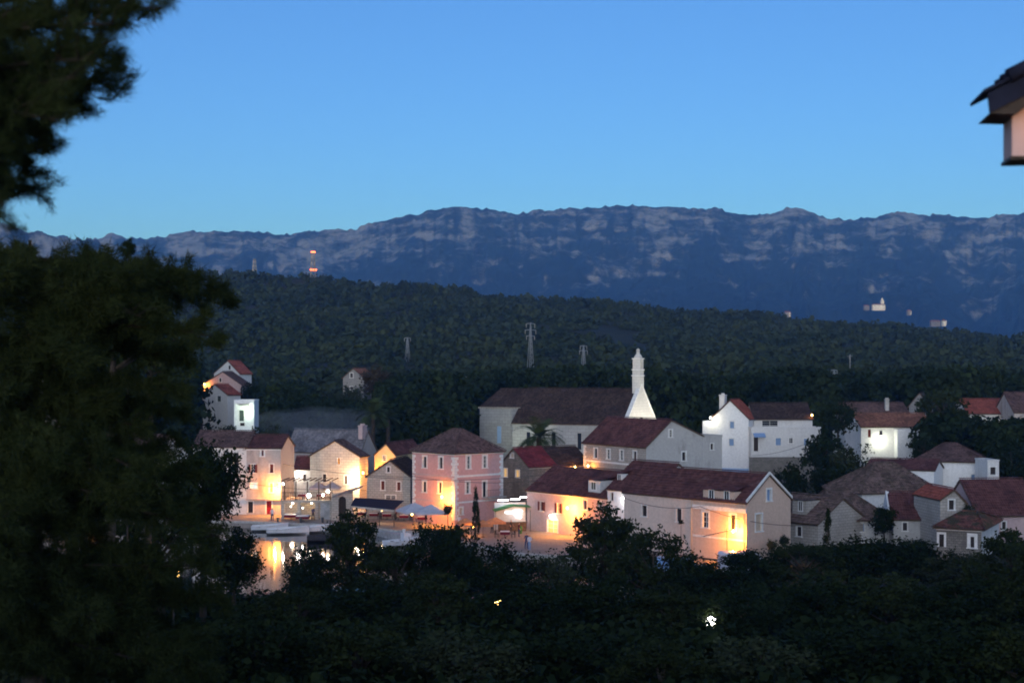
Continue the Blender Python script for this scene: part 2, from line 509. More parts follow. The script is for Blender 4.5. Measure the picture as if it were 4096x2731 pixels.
# water of the harbour inlet
m, nt, b = new_mat('harbour_water')
b.inputs['Base Color'].default_value = (0.006, 0.010, 0.012, 1)
b.inputs['Roughness'].default_value = 0.06
b.inputs['Specular IOR Level'].default_value = 0.5
h = noise_node(nt, 1.0, 4, 0.55, stretch=(0.9, 0.35, 1))
bump(nt, b, h, 0.12, 0.08)
w = MB(); w.poly([(-400, 104, 0), (30, 104, 0), (30, 216, 0), (-400, 216, 0)])
tag(w.build('water', m), kind='structure')

# quay: paved slab with a vertical stone face towards the water
q = MB()
back = [(14, 190), (-400, 260)]
top = [(x, y, 0.80) for x, y in _quay] + [(26, 138, 0.8), (26, 205, 0.85), (-60, 222, 0.85), (-400, 262, 0.85)]
q.poly(top)
for (x0, y0), (x1, y1) in zip(_quay[:-1], _quay[1:]):
    q.poly([(x0, y0, -2.6), (x1, y1, -2.6), (x1, y1, 0.8), (x0, y0, 0.8)])
tag(q.build('quay', M['paving']), kind='structure')
kb = MB()
for (x0, y0), (x1, y1) in zip(_quay[1:-1], _quay[2:]):
    a = Vector((x0, y0, 0)); c = Vector((x1, y1, 0)); d = (c - a).normalized(); n = Vector((d.y, -d.x, 0))
    if n.y > 0: n = -n
    o = a + n * 0.06
    kb.prism([o + Vector((0, 0, 0.62)), c + n * 0.06 + Vector((0, 0, 0.62)), c + n * 0.06 + Vector((0, 0, 0.90)), o + Vector((0, 0, 0.90))], -n * 0.5)
tag(kb.build('quay_kerb', M['trim_grey']), kind='structure')

# ------------------------------------------------------------------ far mountains
def mountain(name, sil, Yf, Yc, Yb, px0, px1, ncol, nrow, seed, amp):
    """radial grid: columns fan out from the viewer, rows climb from Yf to the crest Yc and fall behind it"""
    xs = np.array([s[0] for s in sil], float); ys = np.array([s[1] for s in sil], float)
    p = np.linspace(px0, px1, ncol)
    crest = EYE + (HOR - np.interp(p, xs, ys)) / FPX * Yc
    t = np.concatenate([np.linspace(0, 1, nrow), np.linspace(1, 1.6, nrow // 5)[1:]])
    T, P = np.meshgrid(t, p, indexing='ij'); C = np.broadcast_to(crest, T.shape)
    Y = np.where(T <= 1, Yf + (Yc - Yf) * T, Yc + (Yb - Yc) * (T - 1) / 0.6)
    X = (P - 512) / FPX * Y
    prof = np.where(T <= 1, 0.30 * T + 0.70 * np.clip(T, 0, 1) ** 2.3, 1 - 1.2 * (T - 1))
    Z = C * prof
    env = np.where(T <= 1, np.clip(4 * T * (1 - T), 0, 1) ** 0.8, 0.15)
    crag = (fbm(P * 0.11, T * 30, seed + 71, 5, True) - 0.6) * 26 * smooth(.55, .95, T)
    ur = P * 0.016; vr = T * 3.2
    ridg = fbm(ur + 0.9 * fbm(ur * 2, vr * 2, seed + 5, 3), vr * 0.55, seed, 6, True)
    fine = fbm(P * 0.07, T * 26, seed + 40, 5)
    ledge = fbm(P * 0.012, T * 9 + 0.5 * ridg, seed + 90, 4)
    Z = Z + (ridg - 0.62) * amp * env + (fine - 0.5) * amp * 0.30 * np.clip(env + 0.10, 0, 1) + (smooth(0.44, 0.52, ledge) - .5) * amp * 0.28 * env
    Z = Z + crag
    me = grid_mesh(name, X, Y, Z)
    # geology: pale limestone along the crest and on scattered ledges, scrub elsewhere
    gy, gx = np.gradient(Z)
    steep = np.clip(gy / np.maximum(np.gradient(Y, axis=0), 1e-3), -1, 2)
    warp = fbm(P * 0.02, T * 4, seed + 3, 4) - 0.47
    crestw = smooth(0.66, 0.92, T + 0.36 * warp)
    cl = fbm(P * 0.040 + T * 3.0, T * 15 - P * 0.012, seed + 21, 6)
    patch = smooth(0.49, 0.66, cl) * smooth(0.34, 0.62, T) * (1 - 0.4 * crestw)
    gully = fbm(P * 0.10, T * 2.0, seed + 61, 4, True)
    strata = np.sin(Z / 11.0 + 9 * warp + P * 0.012) * smooth(.45, .8, T)
    rock = 0.16 * strata * (crestw + patch) + 0.95 * crestw * (0.55 + 0.45 * smooth(0.40, 0.60, fbm(P * 0.045, T * 12, seed + 33, 4))) + 0.56 * patch - 0.45 * smooth(0.62, 0.85, gully) * (1 - smooth(.93, 1., T)) + 0.25 * smooth(0.6, 1.2, steep) * smooth(0.35, 0.6, T)
    rock = np.clip(rock, 0, 1)
    at_ = me.attributes.new('rock', 'FLOAT', 'POINT')
    at_.data.foreach_set('value', rock.astype(np.float32).ravel())
    return me

m, nt, b = new_mat('limestone_and_scrub')
an = nt.nodes.new('ShaderNodeAttribute'); an.attribute_name = 'rock'
f = noise_node(nt, 0.014, 12, 0.78, stretch=(1, 1, 1.6))
ad = nt.nodes.new('ShaderNodeMath'); ad.operation = 'MULTIPLY_ADD'
nt.links.new(f, ad.inputs[0]); ad.inputs[1].default_value = 3.4
ab = nt.nodes.new('ShaderNodeMath'); ab.operation = 'MULTIPLY_ADD'
nt.links.new(an.outputs['Fac'], ab.inputs[0]); ab.inputs[1].default_value = 0.80; ab.inputs[2].default_value = -1.78
nt.links.new(ab.outputs[0], ad.inputs[2])
fac = ramp(nt, ad.outputs[0], 0.22, 0.95)
g = noise_node(nt, 0.05, 5, 0.7)
nt.links.new(mixc(nt, fac, mixc(nt, g, (0.004, 0.007, 0.006), (0.011, 0.015, 0.012)), mixc(nt, g, (0.10, 0.108, 0.118), (0.28, 0.29, 0.305))), b.inputs['Base Color'])
b.inputs['Roughness'].default_value = 0.95
M['mountain'] = m

_k = 0.43537
SIL = [(-900, 545), (-300, 520), (0, 522), (200, 552), (255, 536), (290, 545), (350, 546), (400, 538), (450, 529), (500, 528), (560, 532), (650, 535), (750, 530), (815, 525), (850, 511),
       (900, 503), (960, 491), (1020, 478), (1060, 476), (1110, 479), (1190, 488), (1250, 480), (1330, 478), (1390, 474), (1450, 471), (1520, 473), (1580, 480), (1640, 477), (1680, 485),
       (1740, 493), (1780, 488), (1800, 479), (1830, 475), (1860, 483), (1900, 501), (1950, 503), (2010, 500), (2050, 488), (2100, 489), (2180, 493), (2250, 497), (2300, 492), (2352, 490), (2700, 500), (3300, 540)]
SIL = [(a * _k, c * _k) for a, c in SIL]
tag(link('mountain_range', mountain('mountain_range', SIL, 2300, 5600, 7600, -330, 1360, 1000, 270, 11, 105), M['mountain']), kind='structure')
SIL2 = [(-700, 470), (-300, 490), (0, 516), (60, 532), (150, 544), (205, 549), (235, 560), (262, 585), (278, 606), (300, 640), (340, 700)]
SIL2 = [(a * _k, c * _k) for a, c in SIL2]
tag(link('near_mountain_spur', mountain('near_mountain_spur', SIL2, 1900, 3300, 4200, -300, 150, 230, 120, 31, 40), M['mountain']), kind='structure')

# ------------------------------------------------------------------ hillside maquis: thousands of low crowns that read as one wood
def leaf_cloud(C, R, n, size, seed, squash=0.75):
    """n leaf faces round every centre C (k,3) with radius R (k,)"""
    g = np.random.default_rng(seed)
    k = len(C)
    d = g.normal(size=(k, n, 3)); d /= np.linalg.norm(d, axis=2, keepdims=True)
    r = (0.55 + 0.45 * g.random((k, n, 1))) 
    lump = 1 + 0.25 * np.sin(d[:, :, :1] * 5 + g.random((k, 1, 1)) * 6) * np.cos(d[:, :, 1:2] * 4 + g.random((k, 1, 1)) * 6)
    c = d * r * lump * R[:, None, None]
    c[:, :, 2] *= squash
    c += C[:, None, :]
    nrm = d + g.normal(size=d.shape) * 0.5; nrm /= np.linalg.norm(nrm, axis=2, keepdims=True)
    a = np.cross(nrm, g.normal(size=d.shape)); a /= np.linalg.norm(a, axis=2, keepdims=True)
    b_ = np.cross(nrm, a)
    s = size * (0.6 + 0.8 * g.random((k, n, 1))) * R[:, None, None]
    V = np.stack([c - a * s * 0.6 - b_ * s, c + a * s * 0.8 - b_ * s * 0.3, c + a * s * 0.3 + b_ * s, c - a * s * 0.9 + b_ * s * 0.4], 2).reshape(-1, 3)
    F = np.arange(len(V)).reshape(-1, 4)
    return V, F

g = np.random.default_rng(5)
NT = 15500
Yt = 335 + (RIDGE_Y + 15 - 335) * g.random(NT) ** 0.85
pt = -60 + 1150 * g.random(NT)
Xt = (pt - 512) / FPX * Yt
dens = fbm(Xt * 0.018, Yt * 0.012, 77, 4)
keep = (dens > np.interp(Yt, [335, 420, 500, 900], [0.24, 0.26, 0.24, 0.22])) | (Yt > RIDGE_Y - 40)
Xt, Yt = Xt[keep], Yt[keep]
Rt = (1.0 + 3.0 * g.random(len(Xt)) ** 2.2) * np.interp(Yt, [335, 900], [0.85, 1.15])
Zt = ground_z(Xt, Yt) + Rt * 0.45
V, F = leaf_cloud(np.stack([Xt, Yt, Zt], -1), Rt, 42, 0.27, 9)
tag(link('hillside_wood', np_mesh('hillside_wood', V, F), M['leaf_hill']), kind='stuff')
print('hill trees', len(Xt), 'faces', len(F))
# ------------------------------------------------------------------ building kit
def clip_poly(pts, poly):
    """clip 2-D polygon pts by convex polygon poly (counter-clockwise)"""
    out = pts
    for i in range(len(poly)):
        ax, ay = poly[i]; bx, by = poly[(i + 1) % len(poly)]
        if abs(ax - bx) + abs(ay - by) < 1e-9: continue
        inp, out = out, []
        for j in range(len(inp)):
            p, q_ = inp[j], inp[(j + 1) % len(inp)]
            sp = (bx - ax) * (p[1] - ay) - (by - ay) * (p[0] - ax)
            sq = (bx - ax) * (q_[1] - ay) - (by - ay) * (q_[0] - ax)
            if sp >= -1e-9: out.append(p)
            if (sp > 1e-9 and sq < -1e-9) or (sp < -1e-9 and sq > 1e-9):
                t = sp / (sp - sq)
                out.append((p[0] + (q_[0] - p[0]) * t, p[1] + (q_[1] - p[1]) * t))
        if len(out) < 3: return []
    return out

def tile_sheet(mb, p0, e, s, L, vmax, vmin=None, tile=0.26, course=0.42, amp=0.045):
    """corrugated tile covering: from eave start p0 along e (unit) over L metres, up the slope s (unit), height vmax(u)"""
    p0 = Vector(p0); e = Vector(e); s = Vector(s)
    n = e.cross(s)
    if n.z < 0: n = -n
    ncol = max(2, int(round(L / tile)) * 2)
    top = max(vmax(0), vmax(L / 2), vmax(L))
    nco = max(1, int(math.ceil(top / course)))
    vmin = vmin or (lambda u: 0.0)
    vs = []
    for j in range(nco):
        vs.append((j * course, 0.035)); vs.append(((j + 1) * course - 0.01, 0.0))
    base = len(mb.v); idx = {}
    for i in range(ncol + 1):
        u = L * i / ncol
        hi = vmax(u); lo = vmin(u)
        for j, (v, off) in enumerate(vs):
            vv = min(max(v, lo), hi)
            q_ = p0 + e * u + s * vv + n * (0.05 + off + (amp if i % 2 else 0.0) + 0.012 * math.sin(i * 12.9 + (j // 2) * 78.2))
            mb.v.append(tuple(q_))
    m_ = len(vs)
    for i in range(ncol):
        u0, u1 = L * i / ncol, L * (i + 1) / ncol
        for j in range(m_ - 1):
            if vs[j][0] >= max(vmax(u0), vmax(u1)) - 1e-6: break
            if vs[j + 1][0] <= min(vmin(u0), vmin(u1)) + 1e-6: continue
            a = base + i * m_ + j; c = base + (i + 1) * m_ + j
            mb.f.append((a, c, c + 1, a + 1)); mb.s.append(False)

def ridge_caps(mb, a, b, r=0.13, step=0.4):
    a = Vector(a); b = Vector(b); d = b - a; L = d.length
    if L < 0.2: return
    d.normalize(); n = max(1, int(L / step))
    side = d.cross(Vector((0, 0, 1))).normalized(); up = side.cross(d)
    for k in range(n):
        p = a + d * (L * k / n); q_ = a + d * (L * (k + 1.08) / n)
        for rr0, rr1 in ((r * 1.1, r * 0.9),):
            base = len(mb.v)
            for c, rr in ((p, rr0), (q_, rr1)):
                for t in (-1.3, -0.7, 0.0, 0.7, 1.3):
                    mb.v.append(tuple(c + side * math.sin(t) * rr + up * (math.cos(t) * rr + 0.05)))
            for i in range(4):
                mb.f.append((base + i, base + i + 1, base + 6 + i, base + 5 + i)); mb.s.append(True)

class House:
    """a building placed by its near vertical edge; wall R runs away to the right, wall L away to the left"""
    def __init__(s, name, label, cat, xc, Yc, ang, xl, xr, ye, wall, roofmat, base_z=None, W=None, D=None, group=None, yc=None, low=1.2):
        s.a = math.radians(ang)
        X0 = (xc - 512.0) / FPX * Yc
        s.dR = Vector((math.cos(s.a), math.sin(s.a), 0)); s.dL = Vector((-math.sin(s.a), math.cos(s.a), 0))
        def length(d, xp):
            k = (xp - 512.0) / FPX
            return (k * Yc - X0) / (d.x - k * d.y)
        s.W = W if W else length(s.dR, xr)
        s.D = D if D else length(s.dL, xl)
        if s.W < 0 or s.D < 0: print('NEGATIVE', name, s.W, s.D)
        ze = EYE - (ye - HOR) / FPX * Yc
        cx = Vector((X0, Yc, 0)) + s.dR * s.W * .5 + s.dL * s.D * .5
        if base_z is None:
            cs = [Vector((X0, Yc, 0)) + s.dR * s.W * i + s.dL * s.D * j for i in (0, 1) for j in (0, 1)]
            base_z = min(gz(c.x, c.y) for c in cs) - 0.3
        s.zb = base_z
        s.he = ze - base_z
        s.loc = Vector((X0, Yc, base_z))
        s.root = empty(name, s.loc, s.a, label, cat, group)
        s.M = Matrix.Translation(s.loc) @ Matrix.Rotation(s.a, 4, 'Z')
        s.Mi = s.M.inverted()
        s.wall = wall; s.roofmat = roofmat; s.wallR = None
        s.holes = {'R': [], 'L': []}
        s.top = {'R': None, 'L': None}
        s.kind = None

    # ---- pixel tools
    def hit(s, wall, x, y, off=0.0):
        o = s.Mi @ Vector((0, 0, EYE)); d = (s.Mi.to_3x3() @ Vector(((x - 512.0) / FPX, 1, -(y - HOR) / FPX)))
        if wall == 'R': t = (off - o.y) / d.y
        else: t = (off - o.x) / d.x
        p = o + d * t
        return (p.x if wall == 'R' else p.y), p.z
    def pt(s, wall, u, d, z):
        """wall coordinates (along, inward depth, height) -> local point"""
        return Vector((u, d, z)) if wall == 'R' else Vector((d, u, z))
    def world(s, wall, x, y, out=0.0):
        """world point seen at pixel (x,y) on a plane standing `out` in front of the wall"""
        u, z = s.hit(wall, x, y, -out)
        return s.M @ s.pt(wall, u, -out, z)
    def wbox(s, mb, wall, u0, u1, d0, d1, z0, z1):
        if wall == 'R': mb.box(u0, u1, d0, d1, z0, z1)
        else: mb.box(d0, d1, u0, u1, z0, z1)

    # ---- roof shapes
    def gable(s, along, rise, apex=0.5, eave2=None, over=0.35, verge=0.18):
        """along 'L': ridge parallel to wall L, gable ends on R; along 'R': the other way"""
        s.kind = 'gable'; s.along = along; s.rise = rise; s.apex = apex; s.eave2 = s.he if eave2 is None else eave2
        s.over = over; s.verge = verge
        span = s.W if along == 'L' else s.D
        poly = [(0, 0), (span, 0), (span, s.eave2), (span * apex, s.he + rise), (0, s.he)]
        if along == 'L':
            s.top['R'] = poly; s.top['L'] = [(0, 0), (s.D, 0), (s.D, s.he), (0, s.he)]
        else:
            s.top['L'] = poly; s.top['R'] = [(0, 0), (s.W, 0), (s.W, s.he), (0, s.he)]
        return s
    def hip(s, rise, r0, r1, along='L', over=0.4):
        """ridge from r0 to r1 (fractions of the length) parallel to wall `along`, half way across"""
        s.kind = 'hip'; s.rise = rise; s.r0 = r0; s.r1 = r1; s.along = along; s.over = over
        for w_, n_ in (('R', s.W), ('L', s.D)):
            s.top[w_] = [(0, 0), (n_, 0), (n_, s.he), (0, s.he)]
        return s
    def flat(s, parapet=0.25):
        s.kind = 'flat'; s.parapet = parapet
        for w_, n_ in (('R', s.W), ('L', s.D)):
            s.top[w_] = [(0, 0), (n_, 0), (n_, s.he), (0, s.he)]
        return s

    # ---- openings
    def win(s, wall, x, y0, y1, w, kind='win', frame='trim', pane='glass', sh=None, sill=True, fw=0.14):
        u0, _ = s.hit(wall, x - w / 2, (y0 + y1) / 2); u1, _ = s.hit(wall, x + w / 2, (y0 + y1) / 2)
        if u0 > u1: u0, u1 = u1, u0
        _, z1 = s.hit(wall, x, y0); _, z0 = s.hit(wall, x, y1)
        n_ = s.W if wall == 'R' else s.D
        u0 = max(0.12, u0); u1 = min(n_ - 0.12, u1)
        if u1 - u0 < 0.2: return
        s.holes[wall].append((u0, u1, max(0.02, z0), z1))
        dep = 0.22
        if kind == 'door':
            fr = MB()
            s.wbox(fr, wall, u0 - fw, u0, -0.03, dep, z0, z1 + fw); s.wbox(fr, wall, u1, u1 + fw, -0.03, dep, z0, z1 + fw)
            s.wbox(fr, wall, u0, u1, -0.03, dep, z1, z1 + fw)
            d = MB(); s.wbox(d, wall, u0, u1, dep - 0.06, dep, z0, z1)
            for k in (0, 1):
                for r_ in (0, 1):
                    a0 = u0 + (u1 - u0) * (0.08 + 0.46 * k); a1 = a0 + (u1 - u0) * 0.36
                    b0 = z0 + (z1 - z0) * (0.06 + 0.48 * r_); s.wbox(d, wall, a0, a1, dep - 0.085, dep - 0.06, b0, b0 + (z1 - z0) * 0.38)
            do = d.build('door', M[pane], s.root)
            fr.build('door_frame', M[frame], do)
            return do
        fr = MB()
        s.wbox(fr, wall, u0 - fw, u0, -0.035, dep, z0, z1); s.wbox(fr, wall, u1, u1 + fw, -0.035, dep, z0, z1)
        s.wbox(fr, wall, u0 - fw, u1 + fw, -0.045, dep, z1, z1 + fw * 1.1)
        wo = fr.build('window', M[frame], s.root)
        if sill:
            sl = MB(); s.wbox(sl, wall, u0 - fw - 0.06, u1 + fw + 0.06, -0.12, dep, z0 - 0.11, z0)
            sl.build('sill', M[frame], wo)
        p = MB(); s.wbox(p, wall, u0, u1, dep - 0.03, dep, z0, z1)
        p.build('pane', M[pane], wo)
        sa = MB(); um = (u0 + u1) / 2
        fmat = 'trim' if pane in ('glass', 'lit_warm', 'lit_white', 'lit_green') else ('shut_dark' if pane in ('lit_orange', 'lit_dim') else pane)
        if pane.startswith('shut') or pane == 'glass_blue':
            nn = max(4, int((z1 - z0) / 0.14))
            for k in range(nn):
                zz = z0 + (z1 - z0) * (k + 0.5) / nn
                s.wbox(sa, wall, u0 + 0.05, um - 0.02, dep - 0.055, dep - 0.03, zz - 0.03, zz + 0.03)
                s.wbox(sa, wall, um + 0.02, u1 - 0.05, dep - 0.055, dep - 0.03, zz - 0.03, zz + 0.03)
            sa.build('shutter_slats', M[pane], wo)['kind'] = 'stuff'
        else:
            s.wbox(sa, wall, um - 0.03, um + 0.03, dep - 0.07, dep - 0.03, z0, z1)
            for f_ in (0.36, 0.70):
                zz = z0 + (z1 - z0) * f_
                s.wbox(sa, wall, u0, u1, dep - 0.065, dep - 0.03, zz - 0.02, zz + 0.02)
            sa.build('sash', M[fmat], wo)
        if sh:
            for sgn in (0, 1):
                b_ = MB(); hw = (u1 - u0) * 0.52
                a0 = (u0 - hw - 0.02) if sgn == 0 else (u1 + 0.02)
                s.wbox(b_, wall, a0, a0 + hw, -0.10, -0.05, z0, z1)
                for k in range(6):
                    zz = z0 + (z1 - z0) * (k + 0.5) / 6
                    s.wbox(b_, wall, a0 + 0.06, a0 + hw - 0.06, -0.115, -0.10, zz - 0.05, zz + 0.05)
                b_.build('shutter', M[sh], wo)
        return wo

    # ---- finish: wall shell with real openings, roof with tiles
    def done(s, eave_band=None, cornice=True):
        mb = MB(); mbR = MB()
        for wl in ('R', 'L'):
            poly = s.top[wl]; tgt = mbR if (wl == 'R' and s.wallR) else mb
            us = sorted({round(p[0], 4) for p in poly} | {round(v, 4) for h in s.holes[wl] for v in h[:2]})
            zs = sorted({round(p[1], 4) for p in poly} | {round(v, 4) for h in s.holes[wl] for v in h[2:]})
            for u0, u1 in zip(us[:-1], us[1:]):
                for z0, z1 in zip(zs[:-1], zs[1:]):
                    cu, cz = (u0 + u1) / 2, (z0 + z1) / 2
                    if any(h[0] - 1e-3 < cu < h[1] + 1e-3 and h[2] - 1e-3 < cz < h[3] + 1e-3 for h in s.holes[wl]): continue
                    c = clip_poly([(u0, z0), (u1, z0), (u1, z1), (u0, z1)], poly)
                    if len(c) >= 3: tgt.poly([s.pt(wl, u, 0, z) for u, z in c])
        # far walls
        mb.poly([(u, s.D, z) for u, z in s.top['R']]); mb.poly([(s.W, u, z) for u, z in s.top['L']])
        # plain inner backing keeps the openings dark inside
        mb.box(0.35, max(0.5, s.W - 0.3), 0.35, max(0.5, s.D - 0.3), 0.0, max(0.3, s.he - 0.15))
        s.wall_o = mb.build('wall', M[s.wall], s.root)
        if mbR.f: mbR.build('side_wall', M[s.wallR], s.root)
        # roof
        if s.kind == 'flat':
            r = MB(); r.box(0.01, s.W - 0.01, 0.01, s.D - 0.01, s.he - 0.05, s.he + 0.05)
            pw = 0.2
            r2 = MB()
            for a in ((-.06, s.W + .06, -.06, pw), (-.06, s.W + .06, s.D - pw, s.D + .06), (-.06, pw, pw, s.D - pw), (s.W - pw, s.W + .06, pw, s.D - pw)):
                r2.box(a[0], a[1], a[2], a[3], s.he + 0.003, s.he + s.parapet)
            s.roof_o = r.build('roof', M[s.roofmat], s.root)
            r2.build('parapet', M[s.wall], s.roof_o)
            return s
        r = MB(); slab = MB(); cap = MB(); decks = []
        ov = s.over
        if s.kind == 'gable':
            ap = s.apex
            if s.along == 'L':
                span, Lr = s.W, s.D; A = Vector((1, 0, 0)); B = Vector((0, 1, 0))
            else:
                span, Lr = s.D, s.W; A = Vector((0, 1, 0)); B = Vector((1, 0, 0))
            zr = s.he + s.rise; vg = s.verge
            for (a0, z0, sg) in ((0, s.he, 1), (span, s.eave2, -1)):
                run = abs(span * ap - a0); up = zr - z0
                sl = (A * sg * run + Vector((0, 0, up))).normalized()
                extra = ov / max(0.2, (A * sg).dot(sl)) * 1.0
                start = A * a0 + Vector((0, 0, z0)) - sl * extra - B * vg
                ln = math.hypot(run, up) + extra
                tile_sheet(r, start, B, sl, Lr + 2 * vg, lambda u, ln=ln: ln)
                n_ = Vector((0, 0, 1)).cross(B).normalized()
                nn = B.cross(sl); nn = nn if nn.z > 0 else -nn
                slab = MB(); decks.append(slab)
                slab.prism([start - nn * 0.10, start - nn * 0.10 + sl * ln, start + sl * ln + B * (Lr + 2 * vg) - nn * 0.10, start + B * (Lr + 2 * vg) - nn * 0.10], nn * 0.12)
            e0 = A * (span * ap) + Vector((0, 0, zr + 0.06)) - B * vg; ridge_caps(cap, e0, e0 + B * (Lr + 2 * vg))
        else:
            rr = s.rise; ze = s.he
            W, D = s.W, s.D
            if s.along == 'L':
                R0 = Vector((W / 2, D * s.r0, ze + rr)); R1 = Vector((W / 2, D * s.r1, ze + rr))
            else:
                R0 = Vector((W * s.r0, D / 2, ze + rr)); R1 = Vector((W * s.r1, D / 2, ze + rr))
            cs = [Vector((-ov, -ov, ze - .1)), Vector((W + ov, -ov, ze - .1)), Vector((W + ov, D + ov, ze - .1)), Vector((-ov, D + ov, ze - .1))]
            if s.along == 'L': faces = [(cs[0], cs[1], [R0]), (cs[1], cs[2], [R0, R1]), (cs[2], cs[3], [R1]), (cs[3], cs[0], [R1, R0])]
            else: faces = [(cs[0], cs[1], [R0, R1]), (cs[1], cs[2], [R1]), (cs[2], cs[3], [R1, R0]), (cs[3], cs[0], [R0])]
            for c0, c1, tops in faces:
                e = (c1 - c0); L = e.length; e.normalize()
                mid = tops[0]
                up = (mid - c0) - e * (mid - c0).dot(e); H = up.length; sl = up / H
                ts = [(t - c0).dot(e) for t in tops]
                ua, ub = min(ts), max(ts)
                def vm(u, ua=ua, ub=ub, L=L, H=H):
                    if u < ua: return H * max(0, u / ua)
                    if u > ub: return H * max(0, (L - u) / (L - ub))
                    return H
                tile_sheet(r, c0, e, sl, L, vm)
                nn = e.cross(sl); nn = nn if nn.z > 0 else -nn
                pl = [c0, c1] + ([tops[0]] if len(tops) == 1 else sorted(tops, key=lambda t: -(t - c0).dot(e)))
                slab.poly([p + nn * 0.02 for p in pl])
            slab.poly([c + Vector((0, 0, -0.06)) for c in reversed(cs)])
            for i in range(4):
                slab.poly([cs[i] + Vector((0, 0, -.06)), cs[(i + 1) % 4] + Vector((0, 0, -.06)), cs[(i + 1) % 4] + Vector((0, 0, .03)), cs[i] + Vector((0, 0, .03))])
            ridge_caps(cap, R0, R1)
            for c, t in ((cs[0], R0), (cs[1], R0 if s.along == 'L' else R1), (cs[2], R1), (cs[3], R1 if s.along == 'L' else R0)):
                ridge_caps(cap, c + Vector((0, 0, .06)), t + Vector((0, 0, .03)))
        s.roof_o = r.build('roof', M[s.roofmat], s.root)
        for d_ in (decks or [slab]): d_.build('roof_deck', M['wood'], s.roof_o)
        if cap.f: cap.build('ridge_tiles', M[s.roofmat], s.roof_o)['kind'] = 'stuff'
        if cornice and s.kind:
            c = MB()
            if not (s.kind == 'gable' and s.along == 'R'): c.box(-0.10, 0.0, -0.02, s.D + .02, s.he - 0.28, s.he - 0.06)
            if not (s.kind == 'gable' and s.along == 'L'): c.box(-0.02, s.W + .02, -0.10, 0.0, s.he - 0.28, s.he - 0.06)
            if c.f: c.build('cornice', M['trim'], s.root)
        return s

    def chimney(s, x, y0, y1, w, mat='grey_plaster', wall='R', depth=2.0, d=0.7):
        """chimney stack rising out of the roof, seen at pixel x between rows y0 (top) and y1"""
        u, z1 = s.hit(wall, x, y0, depth); _, z0 = s.hit(wall, x, y1, depth)
        hw = abs(s.hit(wall, x + w / 2, y0, depth)[0] - u)
        p = s.pt(wall, u, depth, 0)
        c = MB(); z0 -= 1.0
        c.box(p.x - hw, p.x + hw, p.y - d / 2, p.y + d / 2, z0, z1 - 0.25)
        c.box(p.x - hw - .07, p.x + hw + .07, p.y - d / 2 - .07, p.y + d / 2 + .07, z1 - 0.25, z1 - 0.1)
        for sx in (-0.5, 0.5):
            c.box(p.x + sx * hw - .1, p.x + sx * hw + .1, p.y - .15, p.y + .15, z1 - 0.1, z1 + 0.15)
        return c.build('chimney', M[mat], s.roof_o)

    def band(s, name, wall, y, h=0.22, out=0.06, mat='trim', xref=None, inset=0.0):
        """horizontal string course at the height seen at row y on the near edge"""
        z = EYE - (y - HOR) / FPX * s.loc.y - s.zb
        n_ = s.W if wall == 'R' else s.D
        b_ = MB(); s.wbox(b_, wall, inset, n_ - inset, -out, 0.0, z - h / 2, z + h / 2)
        return b_.build(name, M[mat], s.root)

    def dormer(s, x0, x1, y0, y1, mat, wins=(), roofmat=None, set_back=0.0, length=3.0, pane='glass', slope=0.25):
        """dormer on the roof slope above wall L: front face spans pixels x0..x1, rows y0..y1"""
        ua, zt = s.hit('L', x0, y0, set_back); ub, zb_ = s.hit('L', x1, y1, set_back)
        u0, u1 = min(ua, ub), max(ua, ub)
        b_ = MB()
        d1 = set_back + length
        b_.box(set_back, d1, u0, u1, zb_ - 0.5, zt)
        do = b_.build('dormer', M[mat], s.root)
        rf = MB()
        tile_sheet(rf, (set_back - 0.25, u0 - 0.12, zt + 0.02), (0, 1, 0), Vector((1, 0, slope)).normalized(), (u1 - u0) + 0.24, lambda u: length + 0.6)
        rf.build('dormer_roof', M[roofmat or s.roofmat], do)
        for (wx, wy0, wy1, ww) in wins:
            a0, _ = s.hit('L', wx - ww / 2, wy0, set_back); a1, _ = s.hit('L', wx + ww / 2, wy0, set_back)
            _, z1 = s.hit('L', wx, wy0, set_back); _, z0 = s.hit('L', wx, wy1, set_back)
            a0, a1 = min(a0, a1), max(a0, a1)
            wn = MB()
            for q_ in ((a0 - .1, a0, z0, z1), (a1, a1 + .1, z0, z1), (a0 - .1, a1 + .1, z1, z1 + .1), (a0 - .14, a1 + .14, z0 - .1, z0)):
                wn.box(set_back - 0.05, set_back - 0.002, q_[0], q_[1], q_[2], q_[3])
            um = (a0 + a1) / 2
            wn.box(set_back - 0.035, set_back - 0.008, um - .03, um + .03, z0, z1)
            wn.build('dormer_window', M['trim'], do)
            pn = MB(); pn.box(set_back - 0.012, set_back - 0.004, a0, a1, z0, z1)
            pn.build('dormer_pane', M[pane], do)
        return do

def quoins(h, wall, near=True, y0=None, y1=None):
    """white corner stones, alternately long and short, each a piece of its own"""
    n_ = h.W if wall == 'R' else h.D
    z = h.he - 0.5; k = 0
    while z > 0.9:
        w = 0.62 if k % 2 == 0 else 0.40
        b_ = MB()
        a0, a1 = (0.0, w) if near else (n_ - w, n_)
        h.wbox(b_, wall, a0, a1, -0.045 if wall == 'R' else -0.048, -0.001, z - 0.33, z)
        b_.build('quoin', M['trim'], h.root)
        z -= 0.36; k += 1

